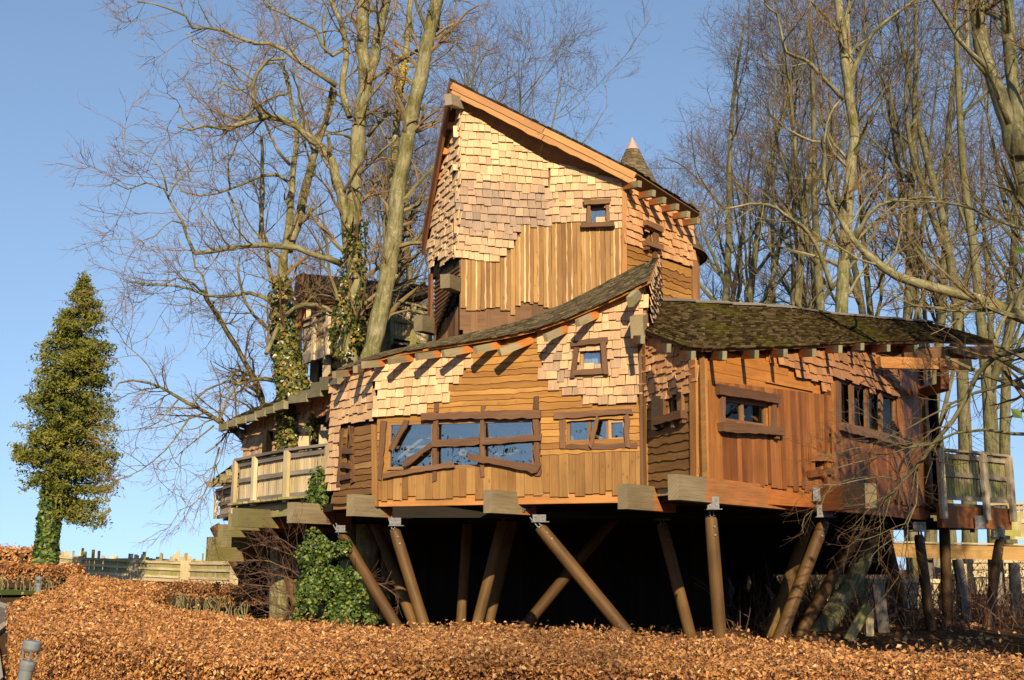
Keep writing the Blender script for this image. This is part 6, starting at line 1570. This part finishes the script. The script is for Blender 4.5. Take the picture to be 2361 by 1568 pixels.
ivy_mass([(738, 1120, 26.1, .24, .36), (748, 1145, 26.0, .2, .22), (722, 1140, 26.1, .14, .2)], 900, .10, 'ivy', 'ivy spilling through the balcony railing beside the shingled wall', tuple(at(738, 1160, 26.1)), 3)
ivy_mass([(700, 1040, 28.3, .3, .3), (665, 1035, 28.8, .25, .3), (720, 985, 27.8, .15, .3)], 700, .11, 'ivy_dry', 'loose ivy clump hanging above the balcony rail under the eave', tuple(at(700, 1056, 28.3)), 6)
# bare brushwood at the left posts
br_ = thing('bare_shrub', 'tangle of bare reddish twigs arching left from the ivy bush under the beams', 'shrub', foot(700, 1440, 25))
lines = []
for p in ([(720, 1400), (690, 1330), (640, 1300), (590, 1290), (548, 1300)], [(730, 1380), (700, 1300), (650, 1270), (600, 1255)], [(715, 1420), (660, 1370), (610, 1350), (560, 1345)], [(700, 1430), (640, 1400), (600, 1390), (560, 1360)], [(735, 1350), (700, 1280), (660, 1250), (630, 1235)], [(710, 1430), (670, 1410), (630, 1415), (590, 1400)], [(760, 1330), (820, 1330), (880, 1350), (920, 1380)], [(725, 1390), (680, 1340), (620, 1320), (575, 1325)]):
    S, r = limb_line(p, 25, 24.3, 2.6, .8, .2); lines.append((S, r))
mb = MB()
for S, r in lines: mb.tube(S, r, 5, .6)
mb.build('branches', M['twig'], br_)
twigs(lines, [dict(n=7, ang=38, len=.85, k=6, w=.15, up=0, rf=.6, rm=.005, sides=4, tint=.3, t0=.1), dict(n=5, ang=38, len=.4, k=4, w=.15, up=0, rf=.6, rm=.0035, sides=3, tint=.2, t0=.1)], M['twig'], br_)

# ================================================================ undergrowth and the far wood the windows mirror
def mass(name, n, box, size, mat, kind='stuff', bias=(0, -.3, .5)):
    mb = MB(); x0, x1, y0, y1, h = box
    x = NP.uniform(x0, x1, n); y = NP.uniform(y0, y1, n); z = NP.random(n) ** 1.3 * h * (0.65 + .35 * np.sin(x * .9 + y * .4) * np.sin(x * .37 + 1))
    P = np.stack([x, y, z + np.array([gz(a, b) for a, b in zip(x, y)])], 1)
    mb.leaves(P, NP.uniform(.6, 1.4, n) * size, np.tile(bias, (n, 1)), .8, .7, .2); o = mb.build(name, M[mat], None, (0, 0, 0)); o["kind"] = kind; return o
mb = MB(); n = 3600
x = NP.uniform(4.5, 30, n); y = np.where(NP.random(n) < .2, NP.uniform(27, 35, n), NP.uniform(37, 52, n)); x = np.where(y < 37, 4.8 + (x - 4.5) * .42, x); P0 = np.stack([x, y, np.array([gz(a, b) for a, b in zip(x, y)])], 1)
D = NP.normal(0, .5, (n, 3)); D[:, 2] = 1; D /= np.linalg.norm(D, axis=1)[:, None]; Ln = NP.uniform(.6, 1.7, n)[:, None]
C = NP.normal(0, .22, (n, 3))
mb.tubes(np.stack([P0, P0 + D * Ln * .4 + C * .3, P0 + D * Ln * .75 + C, P0 + D * Ln + C * 1.6 - [0, 0, .15]], 1), np.tile([.012, .010, .008, .005], (n, 1)), 3, NP.uniform(.05, .4, n))
o = mb.build('undergrowth', M['twig'], None, (0, 0, 0)); o["kind"] = 'stuff'
mass('fallen_leaves', 16000, (-9, 32, 17, 54, .05), .13, 'beech', bias=(0, 0, 1))

mass('distant_wood', 30000, (-140, 140, -100, -66, 17.0), 1.5, 'conifer', bias=(0, .6, .5))
# evergreens added out of view on the right to cast shade on the right-hand end
def evergreen(x, y, r, z0, z1, n, label):
    root = thing('shade_evergreen', label, 'tree', (x, y, gz(x, y)))
    mb = MB(); mb.tube([(x, y, gz(x, y)), (x + .1, y, z0 + 1), (x, y, z1 - .5)], [.2, .15, .04], 10, 1.0); mb.build('trunk', M['bark_wood'], root)
    c = np.stack([x + NP.normal(0, r * .42, 70), y + NP.normal(0, r * .42, 70), NP.uniform(z0, z1, 70)], 1)
    P = np.repeat(c, n // 70, 0) + NP.normal(0, .34, (n // 70 * 70, 3))
    mb = MB(); mb.leaves(P, NP.uniform(.09, .2, len(P)), np.tile((0, 0, .5), (len(P), 1)), .8, .6, .2); mb.build('crown', M['ivy'], root)
evergreen(11.3, 8.5, 2.6, 2.5, 12.0, 9000, 'dark evergreen tree added for shade out of view beside the hedge on the right')
evergreen(15.5, 12.5, 3.4, 2.5, 13.5, 14000, 'broad dark evergreen tree added for shade out of view at the far right')
evergreen(9.2, 13.2, 2.4, 2.5, 9.0, 9000, 'low dark evergreen tree added for shade out of view just right of the hedge')

for lab, p, q, Y, wd, mt in (('lichened grey post behind the twin struts at the right', (2075, 1500), (2062, 1330), 33, .24, 'grey'), ('pale squared post standing right of the braced fence', (2225, 1500), (2215, 1300), 35, .22, 'paling'), ('dark leaning prop between the two far right-hand posts', (2240, 1510), (2205, 1290), 31, .22, 'grey'), ('pale prop leaning left below the walkway beam', (2110, 1470), (2140, 1350), 34.5, .18, 'paling'), ('grey squared post at the right edge under the walkway', (2345, 1500), (2335, 1300), 33, .26, 'grey'), ('mossy rail lying low between the leaning props', (1960, 1462), (2200, 1476), 31, .16, 'moss_board')):
    a, b = at(*p, Y), at(*q, Y + .3); g = gz(a[0], a[1])
    if abs(b[2] - a[2]) > .5: a = a + (b - a) * ((g - a[2]) / (b - a)[2])
    mb = MB(); mb.lumber(a, b, wd, 0.16, (0, -1, 0.02), 0.006); tag(mb.build('timber_prop', M[mt], None, a), lab, 'timber')
